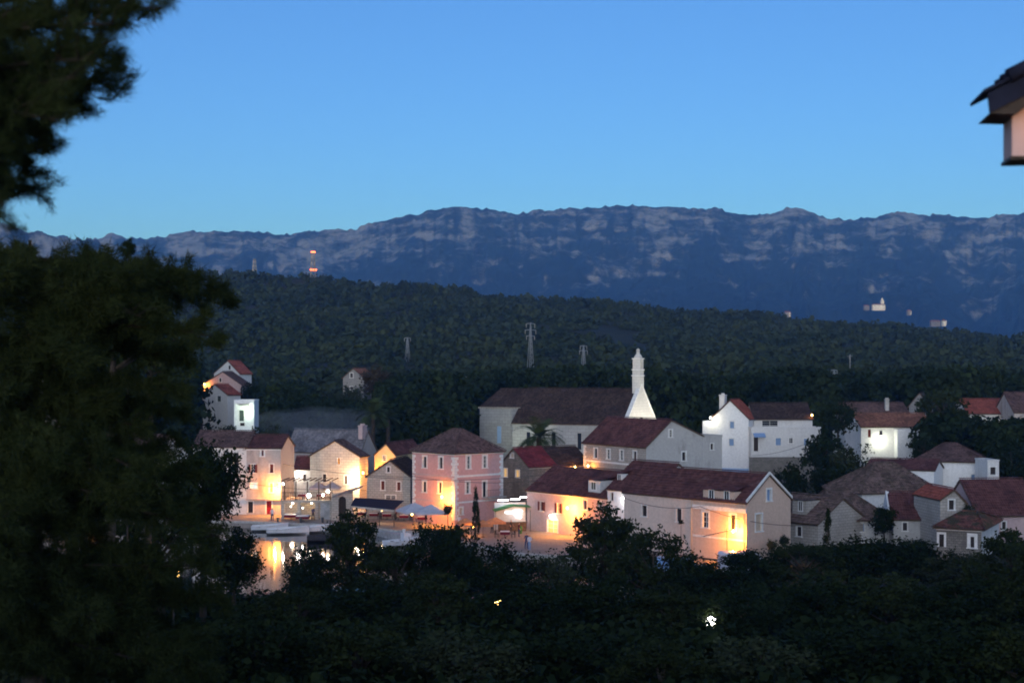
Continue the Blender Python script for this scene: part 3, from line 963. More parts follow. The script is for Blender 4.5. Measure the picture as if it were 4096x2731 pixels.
# ------------------------------------------------------------------ lamps
def wall_lamp(p, outward, power, color, label, bulb='bulb_orange', arm=0.45, size=0.11, cat='wall lamp', group=None, drop=0.0):
    """lantern on an iron bracket; p is where the glass hangs, outward points away from the wall"""
    o = Vector(outward).normalized()
    t = empty('wall_lamp', p, math.atan2(o.y, o.x), label, cat, group)
    b_ = MB()
    b_.tube([(-arm, 0, 0.32), (-arm * 0.5, 0, 0.42), (0, 0, 0.36), (0, 0, 0.2)], 0.022, 5)
    b_.box(-arm - 0.03, -arm, -0.07, 0.07, 0.18, 0.46)
    b_.lathe([(0.03, 0.24), (0.16, 0.16), (0.17, 0.13), (0.10, 0.12)], 8)
    b_.build('bracket', M['iron'], t)
    g_ = MB(); g_.lathe([(0.03, -0.16), (0.09, -0.13), (0.13, 0.0), (0.10, 0.11)], 8)
    g_.build('lamp_glass', M[bulb], t)
    l = bpy.data.lights.new('lamp_light', 'POINT'); l.energy = power; l.color = color; l.shadow_soft_size = size
    lo = bpy.data.objects.new('lamp_light', l); COL.objects.link(lo); lo.parent = t; lo.location = (0.0, 0, -0.22)
    return t

def street_lamp(base, h, power, color, label, bulb, head=0.22):
    t = empty('street_lamp', base, 0, label, 'street lamp')
    b_ = MB(); b_.lathe([(0.11, 0), (0.10, 0.5), (0.055, 0.6), (0.04, h)], 8); b_.build('post', M['iron'], t)
    g_ = MB(); g_.lathe([(0.03, h), (head * .8, h + head * .4), (head, h + head), (head * .8, h + head * 1.6), (0.03, h + head * 2)], 10); g_.build('lamp_globe', M[bulb], t)
    if power:
        l = bpy.data.lights.new('lamp_light', 'POINT'); l.energy = power; l.color = color; l.shadow_soft_size = head
        lo = bpy.data.objects.new('lamp_light', l); COL.objects.link(lo); lo.parent = t; lo.location = (0, -head - 0.05, h + head)
    return t

def floodlight(p, target, power, color, label, angle=70, size=0.15):
    d = (Vector(target) - Vector(p)).normalized()
    t = empty('floodlight', p, 0, label, 'floodlight')
    b_ = MB(); b_.box(-0.22, 0.22, -0.14, 0.14, -0.3, -0.16); b_.box(-0.03, 0.03, -0.03, 0.03, -0.9, -0.3); b_.build('housing', M['iron'], t)
    l = bpy.data.lights.new('flood_light', 'SPOT'); l.energy = power; l.color = color; l.spot_size = math.radians(angle); l.spot_blend = 0.6; l.shadow_soft_size = size
    lo = bpy.data.objects.new('flood_light', l); COL.objects.link(lo); lo.parent = t
    lo.rotation_euler = d.to_track_quat('-Z', 'Y').to_euler()
    return t

ORANGE = (1.0, 0.345, 0.04)
WARM = (1.0, 0.76, 0.46)
WHITE = (1.0, 0.93, 0.82)
COOL = (0.88, 0.92, 1.0)
GREENISH = (0.80, 1.0, 0.84)
# ------------------------------------------------------------------ the town, house by house
def H(*a, **k): return House(*a, **k)

# --- pink corner house with white quoins
pink = H('pink_house', 'pink three storey corner house with white quoins and hipped brown roof', 'house', 454.6, 178, 43, 412.6, 503, 452.7, 'pink', 'roof_brown', base_z=0.6)
pink.hip(2.75, 0.42, 0.60, 'L', 0.3)
for x, a, b_ in ((424.8, 456, 467), (440.9, 456.8, 468), (424.5, 481, 491.4), (440, 481.8, 492.6)):
    pink.win('L', x, a, b_, 3.4, pane='shut_dark', fw=0.2)
for x, a, b_ in ((468.4, 456, 468), (484.8, 455.6, 467), (467.7, 481.8, 492.6)):
    pink.win('R', x, a, b_, 3.2, pane='glass', fw=0.22)
pink.win('R', 484.6, 481, 496.2, 3.4, 'door', pane='glass', fw=0.2)
pink.win('R', 461, 507, 513.8, 3.4, pane='shut_cream', fw=0.15)
pink.done()
for w_ in 'LR':
    pink.band('string_course', w_, 476.2 if w_ == 'R' else 476.6, 0.24, 0.06, 'trim' if w_ == 'R' else 'pale_pink')
    pink.band('lower_string_course', w_, 502.3, 0.2, 0.05, 'trim' if w_ == 'R' else 'pale_pink')
quoins(pink, 'L', True); quoins(pink, 'R', True); quoins(pink, 'R', False); quoins(pink, 'L', False)
bal = MB(); _u0, _z = pink.hit('R', 482.5, 496.5); _u1, _ = pink.hit('R', 502, 496.5)
pink.wbox(bal, 'R', _u0, _u1, -0.9, -0.002, _z - 0.15, _z); bo = bal.build('balcony', M['trim_grey'], pink.root)
rl = MB()
for k in range(13):
    u = _u0 + (_u1 - _u0) * k / 12; pink.wbox(rl, 'R', u - .012, u + .012, -0.88, -0.855, _z, _z + 0.9)
pink.wbox(rl, 'R', _u0, _u1, -0.89, -0.845, _z + 0.9, _z + 0.94); rl.build('balcony_railing', M['iron'], bo)

# --- stone gable house left of the pink house
gab = H('stone_gable_house', 'pinkish stone gabled house with red brown shutters beside the pink house', 'house', 410.3, 186, 80, 367, 420, 476.0, 'stone', 'roof_dark', base_z=0.5, W=9.0)
gab.gable('R', 2.05, 0.47, over=0.25)
gab.win('L', 388.4, 466.4, 471.6, 2.8, pane='shut_dark', fw=0.12)
gab.win('L', 382.8, 480.3, 489.2, 3.6, pane='shut_red', fw=0.1); gab.win('L', 398.8, 481.4, 490, 3.6, pane='shut_red', fw=0.1)
gab.win('L', 390.6, 494.6, 498.4, 10, pane='glass', fw=0.1, sill=False)
gab.done(cornice=False)

# --- yellow lit gable behind
yel = H('yellow_gable_house', 'small gabled house with yellow lamplit wall behind the stone gable house', 'house', 395.6, 204, 74, 374.6, 424, 454.4, 'yellow', 'roof_maroon', base_z=1.0, W=11.0)
yel.gable('R', 1.6, 0.45, over=0.1)
yel.win('L', 384.6, 455.2, 460.2, 3.0, pane='glass', fw=0.1)
yel.done(cornice=False)

# --- floodlit stone house left (cafe house)
cafe = H('lamplit_stone_house', 'pale stone gabled house brightly lamplit above the terrace restaurant', 'house', 359.6, 199, 76, 310.1, 367.9, 455.6, 'stone_white', 'roof_brown', base_z=0.6)
cafe.gable('R', 2.1, 0.49, over=0.3)
cafe.win('L', 338.8, 457.5, 463.6, 2.4, pane='lit_orange', fw=0.1)
cafe.win('L', 324.5, 473.5, 481.5, 3.6, pane='shut_dark', fw=0.14); cafe.win('L', 345.9, 475, 483.4, 2.6, pane='shut_dark', fw=0.14)
cafe.done(cornice=False)

# --- big grey stone roof behind it
bigr = H('grey_roofed_house', 'large old house with long grey stone roof and white gable with chimney', 'house', 360.3, 216, 70, 287.5, 376.5, 451.5, 'stained', 'roof_slate', base_z=1.5)
bigr.gable('L', 3.15, 0.45, over=0.2)
bigr.done()
bigr.chimney(362.6, 424, 432, 4.5, 'pale_pink', 'R', 0.4)

# --- row of old houses at the left
rowb = H('stained_row_house', 'old plastered house with stained grey upper wall and maroon roof at the left quay', 'house', 280.8, 192, 84, 246.5, 294.2, 447.6, 'stained', 'roof_maroon', base_z=0.5)
rowb.gable('L', 1.55, 0.5, over=0.15)
rowb.win('L', 262.6, 449.4, 455.4, 2.2, pane='shut_red', fw=0.22)
rowb.win('L', 253, 463.8, 472, 4.2, pane='glass', sh='shut_red', fw=0.1); rowb.win('L', 271.6, 463.6, 472.2, 3.6, pane='shut_red', fw=0.12)
rowb.win('L', 271.2, 482.7, 491.7, 3.4, pane='lit_dim', fw=0.12)
rowb.win('L', 253.6, 482.2, 487.6, 7, pane='lit_green', fw=0.1)
rowb.win('L', 269, 500.3, 513.6, 5.0, 'door', pane='door_red', fw=0.2)
rowb.win('L', 250.5, 501, 512, 5.0, 'door', pane='door_dark', fw=0.15)
rowb.done()
rowb.band('ledge', 'L', 498.6, 0.2, 0.35, 'stained')
_c = Vector((rowb.loc.x, rowb.loc.y, 0)) + rowb.dL * rowb.D
_px = 512 + _c.x / _c.y * FPX
rowa = H('white_row_house', 'white plastered old house with brown roof half hidden by the big pine', 'house', _px, _c.y, 84, 193, 262, 446.2, 'white', 'roof_brown', base_z=0.5, W=7.0)
rowa.gable('L', 1.9, 0.5, over=0.2)
rowa.win('L', 236.2, 452, 472, 5, pane='shut_dark', fw=0.1); rowa.win('L', 210, 450, 460, 4.6, pane='shut_dark', fw=0.12); rowa.win('L', 224, 478, 487, 4.2, pane='glass', fw=0.12)
rowa.win('L', 208, 476, 486, 4.2, pane='shut_dark', fw=0.12); rowa.win('L', 228, 500, 512, 4.5, 'door', pane='door_dark')
rowa.done()
par = MB(); _y = rowb.D + 0.05
par.prism([(-0.1, _y, rowb.he + 0.1), (rowb.W / 2, _y, rowb.he + 1.85), (rowb.W + .1, _y, rowb.he + 0.1), (rowb.W + .1, _y, rowb.he - 0.3), (-0.1, _y, rowb.he - 0.3)], (0, 0.45, 0))
par.build('fire_wall', M['stone'], rowb.root)

# --- low link house between row and cafe house
lnk = H('low_link_house', 'low white house with red tiled lean roof between two taller stone houses', 'house', 294.6, 201, 4, 290, 311.5, 469, 'white', 'roof_red', base_z=0.6, D=6.0)
lnk.gable('R', 1.5, 0.85, over=0.15); lnk.win('R', 304.6, 473.6, 480.5, 3.2, pane='shut_dark', fw=0.1); lnk.done(cornice=False)

# --- stone house with the wine red roof, right of the pink house
wine = H('wine_roofed_stone_house', 'brown stone house with bright wine red roof right of the pink house', 'house', 529, 193, 40, 500, 556, 466.2, 'rubble', 'roof_wine', base_z=0.6)
wine.gable('R', 2.35, 0.52, over=0.2)
wine.win('L', 512, 452.4, 457, 3.4, pane='shut_cream', fw=0.08); wine.win('L', 505.4, 468, 476, 3.8, pane='lit_warm', fw=0.1); wine.win('L', 517.6, 469.6, 476.5, 3.8, pane='lit_warm', fw=0.1)
wine.done()
_c = Vector((wine.loc.x, wine.loc.y, 0)) + wine.dR * (wine.W + 0.04)
brn = H('brown_roofed_house', 'house with dark brown roof continuing behind the wine red roof', 'house', 512 + _c.x / _c.y * FPX, _c.y, 40, 530, 590, 465.0, 'stone', 'roof_dark', base_z=0.6, D=wine.D)
brn.gable('R', 2.35, 0.52, over=0.2); brn.done()

# --- house with big dark red roof in front of the church
bigm = H('stone_house_below_church', 'stone house with broad maroon roof and grey gable in front of the church', 'house', 646.2, 185, 30, 583.8, 702, 445.6, 'stone', 'roof_maroon', base_z=0.8)
bigm.wallR = 'grey_plaster'; bigm.gable('L', 3.3, 0.44, eave2=bigm.he + 1.2, over=0.3)
for x, a, b_ in ((595.7, 448, 457.4), (608.5, 449, 458.3), (621.7, 449.9, 459.5), (634.9, 450.8, 460)):
    bigm.win('L', x, a, b_, 3.2, pane='shut_dark' if x < 600 or x > 630 else 'glass', fw=0.16)
bigm.win('R', 670.6, 429.5, 436.4, 2.8, pane='glass', fw=0.16); bigm.win('R', 683.9, 451.5, 460, 3.6, pane='shut_dark', fw=0.16)
bigm.done()
bigm.band('string_course', 'L', 465.5, 0.25, 0.08, 'trim')
quoins(bigm, 'L', False)
_c = Vector((bigm.loc.x, bigm.loc.y, 0)) + bigm.dR * (bigm.W + 0.03)
ann = H('ruined_stone_annex', 'roofless stained stone annex beside the grey gable', 'annex', 512 + _c.x / _c.y * FPX, _c.y, 30, 690, 722, 437.0, 'grey_plaster', 'concrete', base_z=1.0, D=6.0)
ann.flat(0.3); ann.win('R', 712, 443, 449, 3, pane='shut_dark', fw=0.1); ann.done()

# --- long front row
fr2 = H('peach_corner_house', 'peach coloured house with white gable window lamplit at its corner', 'house', 746.4, 142, 41, 693, 790.6, 501.6, 'peach', 'roof_maroon', base_z=1.0)
fr2.gable('L', 2.6, 0.5, over=0.22)
fr2.win('L', 705.6, 511.8, 526.7, 5.4, pane='glass', fw=0.22); fr2.win('L', 732.8, 514.4, 529.7, 5.2, pane='shut_dark', fw=0.2)
fr2.win('R', 769, 488.8, 500, 4.2, pane='glass_blue', fw=0.16); fr2.win('R', 758.8, 513.5, 530.5, 6.4, pane='shut_cream', fw=0.14)
fr2.done()
fr2.band('moulded_cornice', 'L', 510.6, 0.42, 0.16, 'trim'); fr2.band('plinth_band', 'L', 540.5, 0.2, 0.06, 'trim')
fr2.dormer(703.2, 735, 489.0, 501.8, 'peach', ((711.6, 489.6, 498.2, 4.2), (726.9, 490.6, 499.3, 4.2)), length=4.4, set_back=0.06, slope=0.26)
_p = MB()
_p.prism([(-0.12, -0.03, fr2.he - 0.12), (fr2.W / 2, -0.03, fr2.he + 2.52), (fr2.W / 2, -0.03, fr2.he + 2.9), (-0.12, -0.03, fr2.he + .22)], (0, -0.14, 0))
_p.prism([(fr2.W / 2, -0.03, fr2.he + 2.52), (fr2.W + .12, -0.03, fr2.he - .12), (fr2.W + .12, -0.03, fr2.he + .22), (fr2.W / 2, -0.03, fr2.he + 2.9)], (0, -0.14, 0))
_p.build('verge_moulding', M['trim'], fr2.root)
pp = MB(); _u, _zz = fr2.hit('L', 744.5, 503); pp.tube([(-0.09, _u, fr2.he - .3), (-0.09, _u, 0)], 0.05, 6); pp.build('drain_pipe', M['shut_cream'], fr2.root)

_c = Vector((fr2.loc.x, fr2.loc.y, 0)) + fr2.dL * (fr2.D + 0.03)
fr1 = H('cream_row_house', 'plain cream fronted house with two dark shutters joined to the peach house', 'house', 512 + _c.x / _c.y * FPX, _c.y, 41, 623.9, 760, EYE and (HOR + (EYE - fr2.zb - fr2.he) / _c.y * FPX), 'cream', 'roof_maroon', base_z=1.0, W=fr2.W)
fr1.gable('L', 2.6, 0.5, over=0.22)
fr1.win('L', 644.3, 504.8, 515.6, 5.0, pane='shut_dark', fw=0.08); fr1.win('L', 679, 508, 521, 5.2, pane='shut_dark', fw=0.08)
fr1.done()
_g = MB(); _g.tube([(-0.08, 0.12, fr1.he - .2), (-0.08, 0.12, 0)], 0.05, 6); _g.build('drain_pipe', M['shut_cream'], fr1.root)

lit = H('lamplit_pink_house', 'pale pink house with dormer and red shutters strongly lit by an orange lamp', 'house', 606.9, 163, 38.5, 527, 650, 497.2, 'pale_pink', 'roof_maroon', base_z=0.5, W=8.7)
lit.gable('L', 2.7, 0.5, over=0.2)
lit.win('L', 541.8, 501, 510, 3.4, pane='shut_red', sh='shut_red', fw=0.06); lit.win('L', 558.8, 502.6, 512.5, 3.4, pane='lit_dim', sh='shut_red', fw=0.06)
lit.win('L', 585.2, 499.4, 508.7, 3.4, pane='shut_red', fw=0.1); lit.win('L', 600, 501, 508, 3.2, pane='shut_dark', fw=0.1)
lit.win('L', 552.5, 519.3, 532.0, 10.5, pane='lit_warm', fw=0.12, sill=False)
lit.done()
lit.dormer(588.4, 600.2, 479.6, 492.6, 'white', ((593.7, 481.6, 488.8, 4.2),), length=3.4, set_back=0.5, slope=0.12, pane='shut_green')

lit2 = H('twin_dormer_house', 'taller house with two white sided dormers on its maroon roof', 'house', 651, 157.3, 38.5, 607.4, 690, 491.8, 'white_clean', 'roof_maroon', base_z=0.5, W=8.4)
lit2.gable('L', 3.0, 0.5, over=0.2)
lit2.win('L', 612, 492, 500, 3.0, pane='shut_dark', fw=0.1)
lit2.done()
lit2.dormer(617.4, 622.4, 473.2, 481.4, 'white_clean', ((619.6, 474.2, 480.2, 2.6),), length=3.6, set_back=1.2, slope=0.22, pane='glass')
lit2.dormer(642.6, 648.6, 474.8, 481.4, 'white_clean', ((645.6, 475.8, 479.8, 3.0),), length=3.6, set_back=1.2, slope=0.22, pane='glass')

# --- low stone house right of the peach house
low = H('low_pink_stone_house', 'low pinkish stone house with old brown roof right of the peach house', 'house', 818, 150, 38, 769, 850, 522.5, 'stone', 'roof_old', base_z=1.4, W=8)
low.gable('L', 2.4, 0.5, over=0.3)
low.win('L', 799, 526, 535.5, 5.0, pane='shut_dark', fw=0.1)
low.done()
_d = low.dormer(792.5, 806, 499.4, 511, 'stone', ((800.6, 501, 510, 3.4),), length=3.0, set_back=0.9, slope=0.05, pane='shut_dark')

# --- cluster of roofs at the right
w1 = H('broad_brown_roofed_house', 'wide house under the largest weathered brown hipped roof of the right cluster', 'house', 862, 172, 14, 826, 938, 492.5, 'white', 'roof_old', base_z=1.8)
w1.hip(3.3, 0.42, 0.66, 'R', 0.35); w1.done()
w0 = H('ribbed_roof_house', 'house with ribbed maroon roof and white end wall behind the broad brown roof', 'house', 934, 183, 64, 866, 943, 470, 'white_clean', 'roof_maroon', base_z=2.0, W=7.0)
w0.gable('L', 1.1, 0.5, over=0.15); w0.done()
w2 = H('white_house_under_old_roof', 'low white walled house under a sagging old brown roof left of the maroon roofed house', 'house', 836, 154, 8, 818, 889, 519.5, 'white', 'roof_old', base_z=1.5, D=10)
w2.hip(2.9, 0.12, 0.50, 'R', 0.4)
w2.win('R', 847, 522, 536, 4.5, 'door', pane='door_dark'); w2.win('R', 862, 523, 531, 5, pane='glass_blue', fw=0.1); w2.win('R', 877, 522.5, 531, 5, pane='shut_dark', fw=0.1)
w2.done()
w3 = H('maroon_roofed_house', 'house with plain maroon roof and white triangular gable in the right cluster', 'house', 938.6, 151, 83, 893.5, 946, 517.8, 'grey_plaster', 'roof_maroon', base_z=1.6, W=7.5)
w3.gable('L', 2.4, 0.5, over=0.3); w3.win('L', 905, 522, 530, 4.5, pane='shut_dark', fw=0.1); w3.win('L', 925, 522, 532, 5, pane='door_dark', fw=0.1); w3.done()
_t = MB(); _t.prism([(1.2, w3.D + 0.02, w3.he + .1), (6.3, w3.D + 0.02, w3.he + .1), (w3.W / 2, w3.D + 0.02, w3.he + 2.6)], (0, 0.3, 0)); _t.build('gable_wall', M['white_clean'], w3.root)
w4 = H('small_stone_gable_house', 'narrow grey stone gabled house with one tall dark window in the right cluster', 'house', 940.2, 146, 6, 936, 966.5, 499.0, 'stone', 'roof_red', base_z=1.6, D=7)
w4.gable('L', 1.0, 0.52, eave2=w4.he - 0.4, over=0.12); w4.win('R', 951.5, 499.4, 509, 5.4, pane='shut_dark', fw=0.12); w4.done(cornice=False)
w5 = H('long_red_roofed_house', 'long house with broad dark red roof at the right edge of the town', 'house', 978, 150, 5, 966, 1040, 513.6, 'pale_pink', 'roof_maroon', base_z=1.6, D=9)
w5.gable('R', 3.3, 0.5, over=0.3); w5.win('R', 1004, 521, 529, 4, pane='shut_dark', fw=0.1); w5.win('R', 988, 521, 529, 4, pane='shut_dark', fw=0.1); w5.done()
w6 = H('mossy_roofed_rubble_house', 'low rubble stone house with mossy red roof and white right wall', 'house', 981.5, 138, 62, 936.5, 999, 528.4, 'rubble', 'roof_moss', base_z=1.6)
w6.wallR = 'white'; w6.hip(1.15, 0.30, 0.62, 'L', 0.35)
w6.win('L', 972.3, 536, 547, 4.0, pane='shut_dark', fw=0.3); w6.win('L', 941.5, 533.5, 546, 5.0, 'door', pane='door_dark', fw=0.2); w6.win('R', 992, 535, 543, 3, pane='shut_dark', fw=0.15)
w6.done()

# --- hipped white house
hipw = H('white_hipped_house', 'white walled house with brown hipped roof by dark trees at the right', 'house', 985.6, 188, 72, 916.4, 993, 461.4, 'white_clean', 'roof_brown', base_z=2.2, W=9.5)
hipw.hip(2.15, 0.44, 0.60, 'L', 0.3)
hipw.win('L', 973, 474, 481, 3.4, pane='glass_blue', fw=0.1); hipw.done()
_s = House('white_side_tower', 'small white flat topped annex with dark window beside the hipped white house', 'annex', 987.5, 183, 4, 985, 999, 460.4, 'white', 'concrete', base_z=2.2, D=4)
_s.flat(0.15); _s.win('R', 993, 466.5, 474, 5.5, pane='shut_dark', fw=0.12); _s.done()

# --- white houses on the rise behind
wq = H('tall_white_gable_house', 'tall white two storey gabled house with pink red roof and white chimney', 'house', 748.6, 228, 66, 712, 757.5, 417.8, 'white_clean', 'roof_red', base_z=3.2)
wq.gable('R', 2.9, 0.50, over=0.25)
wq.win('L', 732, 421, 427.7, 4.2, pane='glass_blue', fw=0.14); wq.win('L', 731.5, 438.2, 445, 4.6, pane='glass_blue', fw=0.14)
wq.done(cornice=False)
wq.chimney(723, 393.5, 403, 7.5, 'white', 'L', 3.0, 0.9)
_b = MB(); wq.wbox(_b, 'L', wq.D, wq.D + 1.6, 0.1, 3.0, wq.he - 3.4, wq.he - 0.5); _b.build('side_balcony', M['white_clean'], wq.root)
_pl = MB(); wq.wbox(_pl, 'L', 0, wq.D, -0.06, -0.002, 0, 1.4); _pl.build('plinth', M['car_blue'], wq.root)

wt = H('white_terrace_house', 'long low white house with blue shutters below a roof terrace', 'house', 751.4, 226, 3, 748, 820.6, 428.8, 'white', 'concrete', base_z=3.0, D=4.0)
wt.flat(0.35)
wt.win('R', 778.3, 437.5, 444.7, 5.4, pane='glass_blue', fw=0.1); wt.win('R', 791, 437.5, 442.4, 3.4, pane='glass', fw=0.1); wt.win('R', 806.4, 438, 444.9, 5.2, pane='glass_blue', fw=0.1)
wt.win('R', 756, 436.6, 450.6, 4.6, 'door', pane='door_dark', fw=0.1)
wt.done()
_aw = MB(); _u, _z = wt.hit('R', 753, 432.4); _u1, _z1 = wt.hit('R', 764.5, 436)
_aw.prism([(_u, -0.003, _z), (_u, -1.1, _z1), (_u, -1.1, _z1 - .08), (_u, -0.003, _z - .1)], (_u1 - _u, 0, 0)); _aw.build('awning', M['glass_blue'], wt.root)
wu = H('upper_storey_house', 'white upper house with dark hipped roof and orange lit verge above the terrace', 'house', 754, 230.6, 3, 750, 812.4, 417.2, 'white', 'roof_dark', base_z=3.0, D=7.0)
wu.gable('R', 2.2, 0.5, over=0.45, verge=0.1)
wu.win('R', 770, 420.2, 427.2, 15.5, pane='glass', fw=0.1, sill=False); wu.done()
_rw = MB(); _pa = on_ground(747, 470, 3.0)
rw_ = House('dark_retaining_wall', 'dark stone retaining wall running below the white terrace house', 'wall', 750, 221, 2, 748, 826, 457.5, 'rubble', 'concrete', base_z=2.2, D=0.5)
rw_.flat(0.12); rw_.done()

bk1 = H('red_hipped_house', 'distant house with red hipped roof behind the white upper house', 'house', 792, 300, 8, 786, 823, 409.5, 'white', 'roof_red', base_z=6.0, D=9)
bk1.hip(2.9, 0.42, 0.58, 'R', 0.4); bk1.done(); bk1.chimney(782 + 8, 394, 400, 3, 'white', 'R', 2.0)
tl = H('porch_lamp_house', 'white house with clay red roof and a bright lamp in its porch', 'house', 861, 213, 3, 858, 932, 425.6, 'white', 'roof_clay', base_z=2.8, D=8.0)
tl.gable('R', 1.7, 0.5, over=0.35)
tl.win('R', 869.4, 429, 436.8, 3.2, pane='shut_red', fw=0.08); tl.win('R', 881, 430, 434.5, 3.4, pane='shut_dark', fw=0.08); tl.win('R', 905, 430, 434, 4, pane='shut_cream', fw=0.06)
tl.done()
_b = MB(); _u, _z = tl.hit('R', 894, 428.6); _u1, _ = tl.hit('R', 925, 428.6)
_b.box(_u, _u1, -1.6, -0.002, 0, _z); _b.build('front_bay', M['white_clean'], tl.root)
bk2 = H('brown_long_house', 'long house with brown roof and thin chimney behind the porch lamp house', 'house', 846, 240, 3, 842, 910, 414.4, 'white', 'roof_brown', base_z=3.5, D=8)
bk2.gable('R', 1.9, 0.5, over=0.3); bk2.done(); bk2.chimney(886.8, 398, 411, 3.6, 'grey_plaster', 'R', 1.5, 0.6)
bk3 = H('blue_grey_gable_house', 'blue grey stone gable house half hidden by a dark tree on the right slope', 'house', 930, 250, 70, 909, 940, 405.0, 'stone_grey', 'roof_dark', base_z=4.0, W=8)
bk3.gable('R', 2.2, 0.5); bk3.done()
bk4 = H('bright_red_roofed_house', 'house with long bright red roof among trees near the right edge', 'house', 968, 268, 3, 964, 1018, 412.5, 'white', 'roof_red', base_z=5.0, D=9)
bk4.gable('R', 2.5, 0.5); bk4.done()
bk5 = H('purple_brown_roofed_house', 'house with purple brown roof cut by the right edge', 'house', 1014, 262, 3, 1010, 1050, 411.0, 'stained', 'roof_brown', base_z=5.0, D=9)
bk5.gable('R', 3.4, 0.5); bk5.done()

# --- far left slope
fa1 = H('upper_red_roofed_house', 'topmost white gabled house with red roof on the left slope', 'house', 239.5, 335, 62, 214, 251.5, 372.6, 'white', 'roof_red', base_z=9.0)
fa1.gable('R', 2.9, 0.45); fa1.win('L', 229.5, 365, 369, 2.4, pane='shut_dark', fw=0.1); fa1.done(cornice=False)
fa2 = H('pinkish_middle_house', 'pinkish gabled house with orange lit corner in the middle of the left slope', 'house', 241.5, 312, 84, 202.6, 246, 384, 'pale_pink', 'roof_brown', base_z=7.0, W=7)
fa2.gable('R', 2.8, 0.48); fa2.win('L', 220.3, 377.5, 381.5, 2.2, pane='shut_dark', fw=0.1); fa2.done(cornice=False)
fa3 = H('lower_blue_white_house', 'bluish white gabled house with brown red roof lowest on the left slope', 'house', 227.5, 290, 52, 202.8, 240.5, 393.8, 'white', 'roof_red', base_z=6.0)
fa3.gable('R', 2.0, 0.5); fa3.win('L', 219, 395.5, 401, 4.0, pane='shut_green', fw=0.15); fa3.done(cornice=False)
fs = H('lonely_stone_house', 'narrow grey stone house with clay roof standing alone among trees', 'house', 363.5, 330, 78, 343, 372, 377, 'stone_grey', 'roof_clay', base_z=7.0, W=9)
fs.gable('R', 2.1, 0.5); fs.win('L', 351.5, 372.6, 377.2, 3.0, pane='shut_dark', fw=0.12); fs.win('L', 351.5, 386, 389, 3.0, pane='shut_dark', fw=0.1); fs.done(cornice=False)

# --- lit white tower like house
tw = H('greenish_lit_tower_house', 'narrow flat topped white house front lit greenish white by a lamp', 'house', 234.2, 236, 3, 232, 254.2, 400.6, 'white_clean', 'concrete', base_z=4.4, D=6)
tw.flat(0.2)
tw.win('R', 241.6, 409.6, 420.6, 4.6, 'door', pane='shut_green', fw=0.25); tw.win('R', 242.3, 422.2, 425.4, 4.6, pane='shut_dark', fw=0.1, sill=False)
tw.done()
_b = MB(); _u, _z = tw.hit('R', 239.5, 403.4); _u1, _z1 = tw.hit('R', 249.5, 405); _b.box(_u, _u1, -0.5, -0.002, _z1, _z); _b.build('canopy', M['trim_grey'], tw.root)
_b = MB()
for u_ in (0.0, tw.W - 0.35): _b.box(u_, u_ + 0.35, -0.25, -0.002, 0, tw.he)
_b.box(0.35, tw.W - 0.35, -0.25, -0.002, tw.he - 0.4, tw.he); _b.build('front_frame', M['white_clean'], tw.root)

# --- ruins seen through the big pine
ru = H('pale_ruin', 'pale broken stone house glimpsed through the big pine at the left', 'ruin', 40, 205, 20, 8, 74, 366, 'stone_white', 'concrete', base_z=1.0, D=6)
ru.flat(0.2); ru.win('R', 60, 385, 400, 5, pane='shut_dark', fw=0.1); ru.win('L', 26, 380, 395, 5, pane='shut_dark', fw=0.1); ru.done()
ru2 = H('pale_left_quay_house', 'pale house by the left quay glimpsed through gaps in the pine', 'house', 150, 200, 60, 40, 175, 452, 'white', 'roof_brown', base_z=0.5, W=8)
ru2.gable('L', 2.2, 0.5)
for x in (60, 84, 110, 134): ru2.win('L', x, 470, 484, 6, pane='shut_dark', fw=0.1)
ru2.done()

# ------------------------------------------------------------------ church with its bell gable
ch = House('church', 'long church with dark brown roof and floodlit white front and tall bell gable', 'church', 624.3, 240, 62, 512.3, 652, 423, 'church', 'roof_dark', base_z=3.2)
ch.gable('L', 5.75, 0.5, over=0.35, verge=0.05)
ch.done()
fac = MB()
fac.prism([(-0.25, -0.02, 0), (ch.W + .25, -0.02, 0), (ch.W + .25, -0.02, ch.he + .2), (ch.W / 2, -0.02, ch.he + 6.5), (-0.25, -0.02, ch.he + .2)], (0, -0.5, 0))
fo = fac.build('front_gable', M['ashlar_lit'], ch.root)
cop = MB()
for sx in (0, 1):
    a0 = (-0.45, ch.he + .05) if sx == 0 else (ch.W + .45, ch.he + .05)
    cop.prism([(a0[0], 0.06, a0[1]), (ch.W / 2, 0.06, ch.he + 6.45), (ch.W / 2, 0.06, ch.he + 6.75), (a0[0], 0.06, a0[1] + .3)], (0, -0.72, 0))
cop.build('gable_coping', M['trim'], fo)
rose = MB(); rose.tube([(ch.W / 2, -0.56, ch.he - 0.4), (ch.W / 2, -0.50, ch.he - 0.4)], 1.3, 20); rose.build('rose_window', M['glass'], fo)
pd = MB(); pd.box(ch.W / 2 - 1.1, ch.W / 2 + 1.1, -0.58, -0.5, 0.3, 3.6); pd.build('portal_door', M['door_dark'], fo)
apse_i = 2.55; z_a = ch.he + 5.75 * (apse_i / (ch.W / 2)); ap = MB()
Da = 8.0
ap.box(apse_i, ch.W - apse_i, ch.D - 0.4, ch.D + Da, 0, z_a); apo = ap.build('chancel_wall', M['church'], ch.root)
ar = MB(); half = ch.W / 2 - apse_i
sl = Vector((half, 0, 5.75 * (half / (ch.W / 2)))); Ls = sl.length; sl.normalize()
tile_sheet(ar, (apse_i - .3 * sl.x, ch.D - 0.05, z_a - .3 * sl.z), (0, 1, 0), sl, Da + 0.2, lambda u: max(0.05, (Ls + .3) * min(1, (Da + .2 - u) / (half * 0.75))))
sl2 = Vector((-sl.x, 0, sl.z))
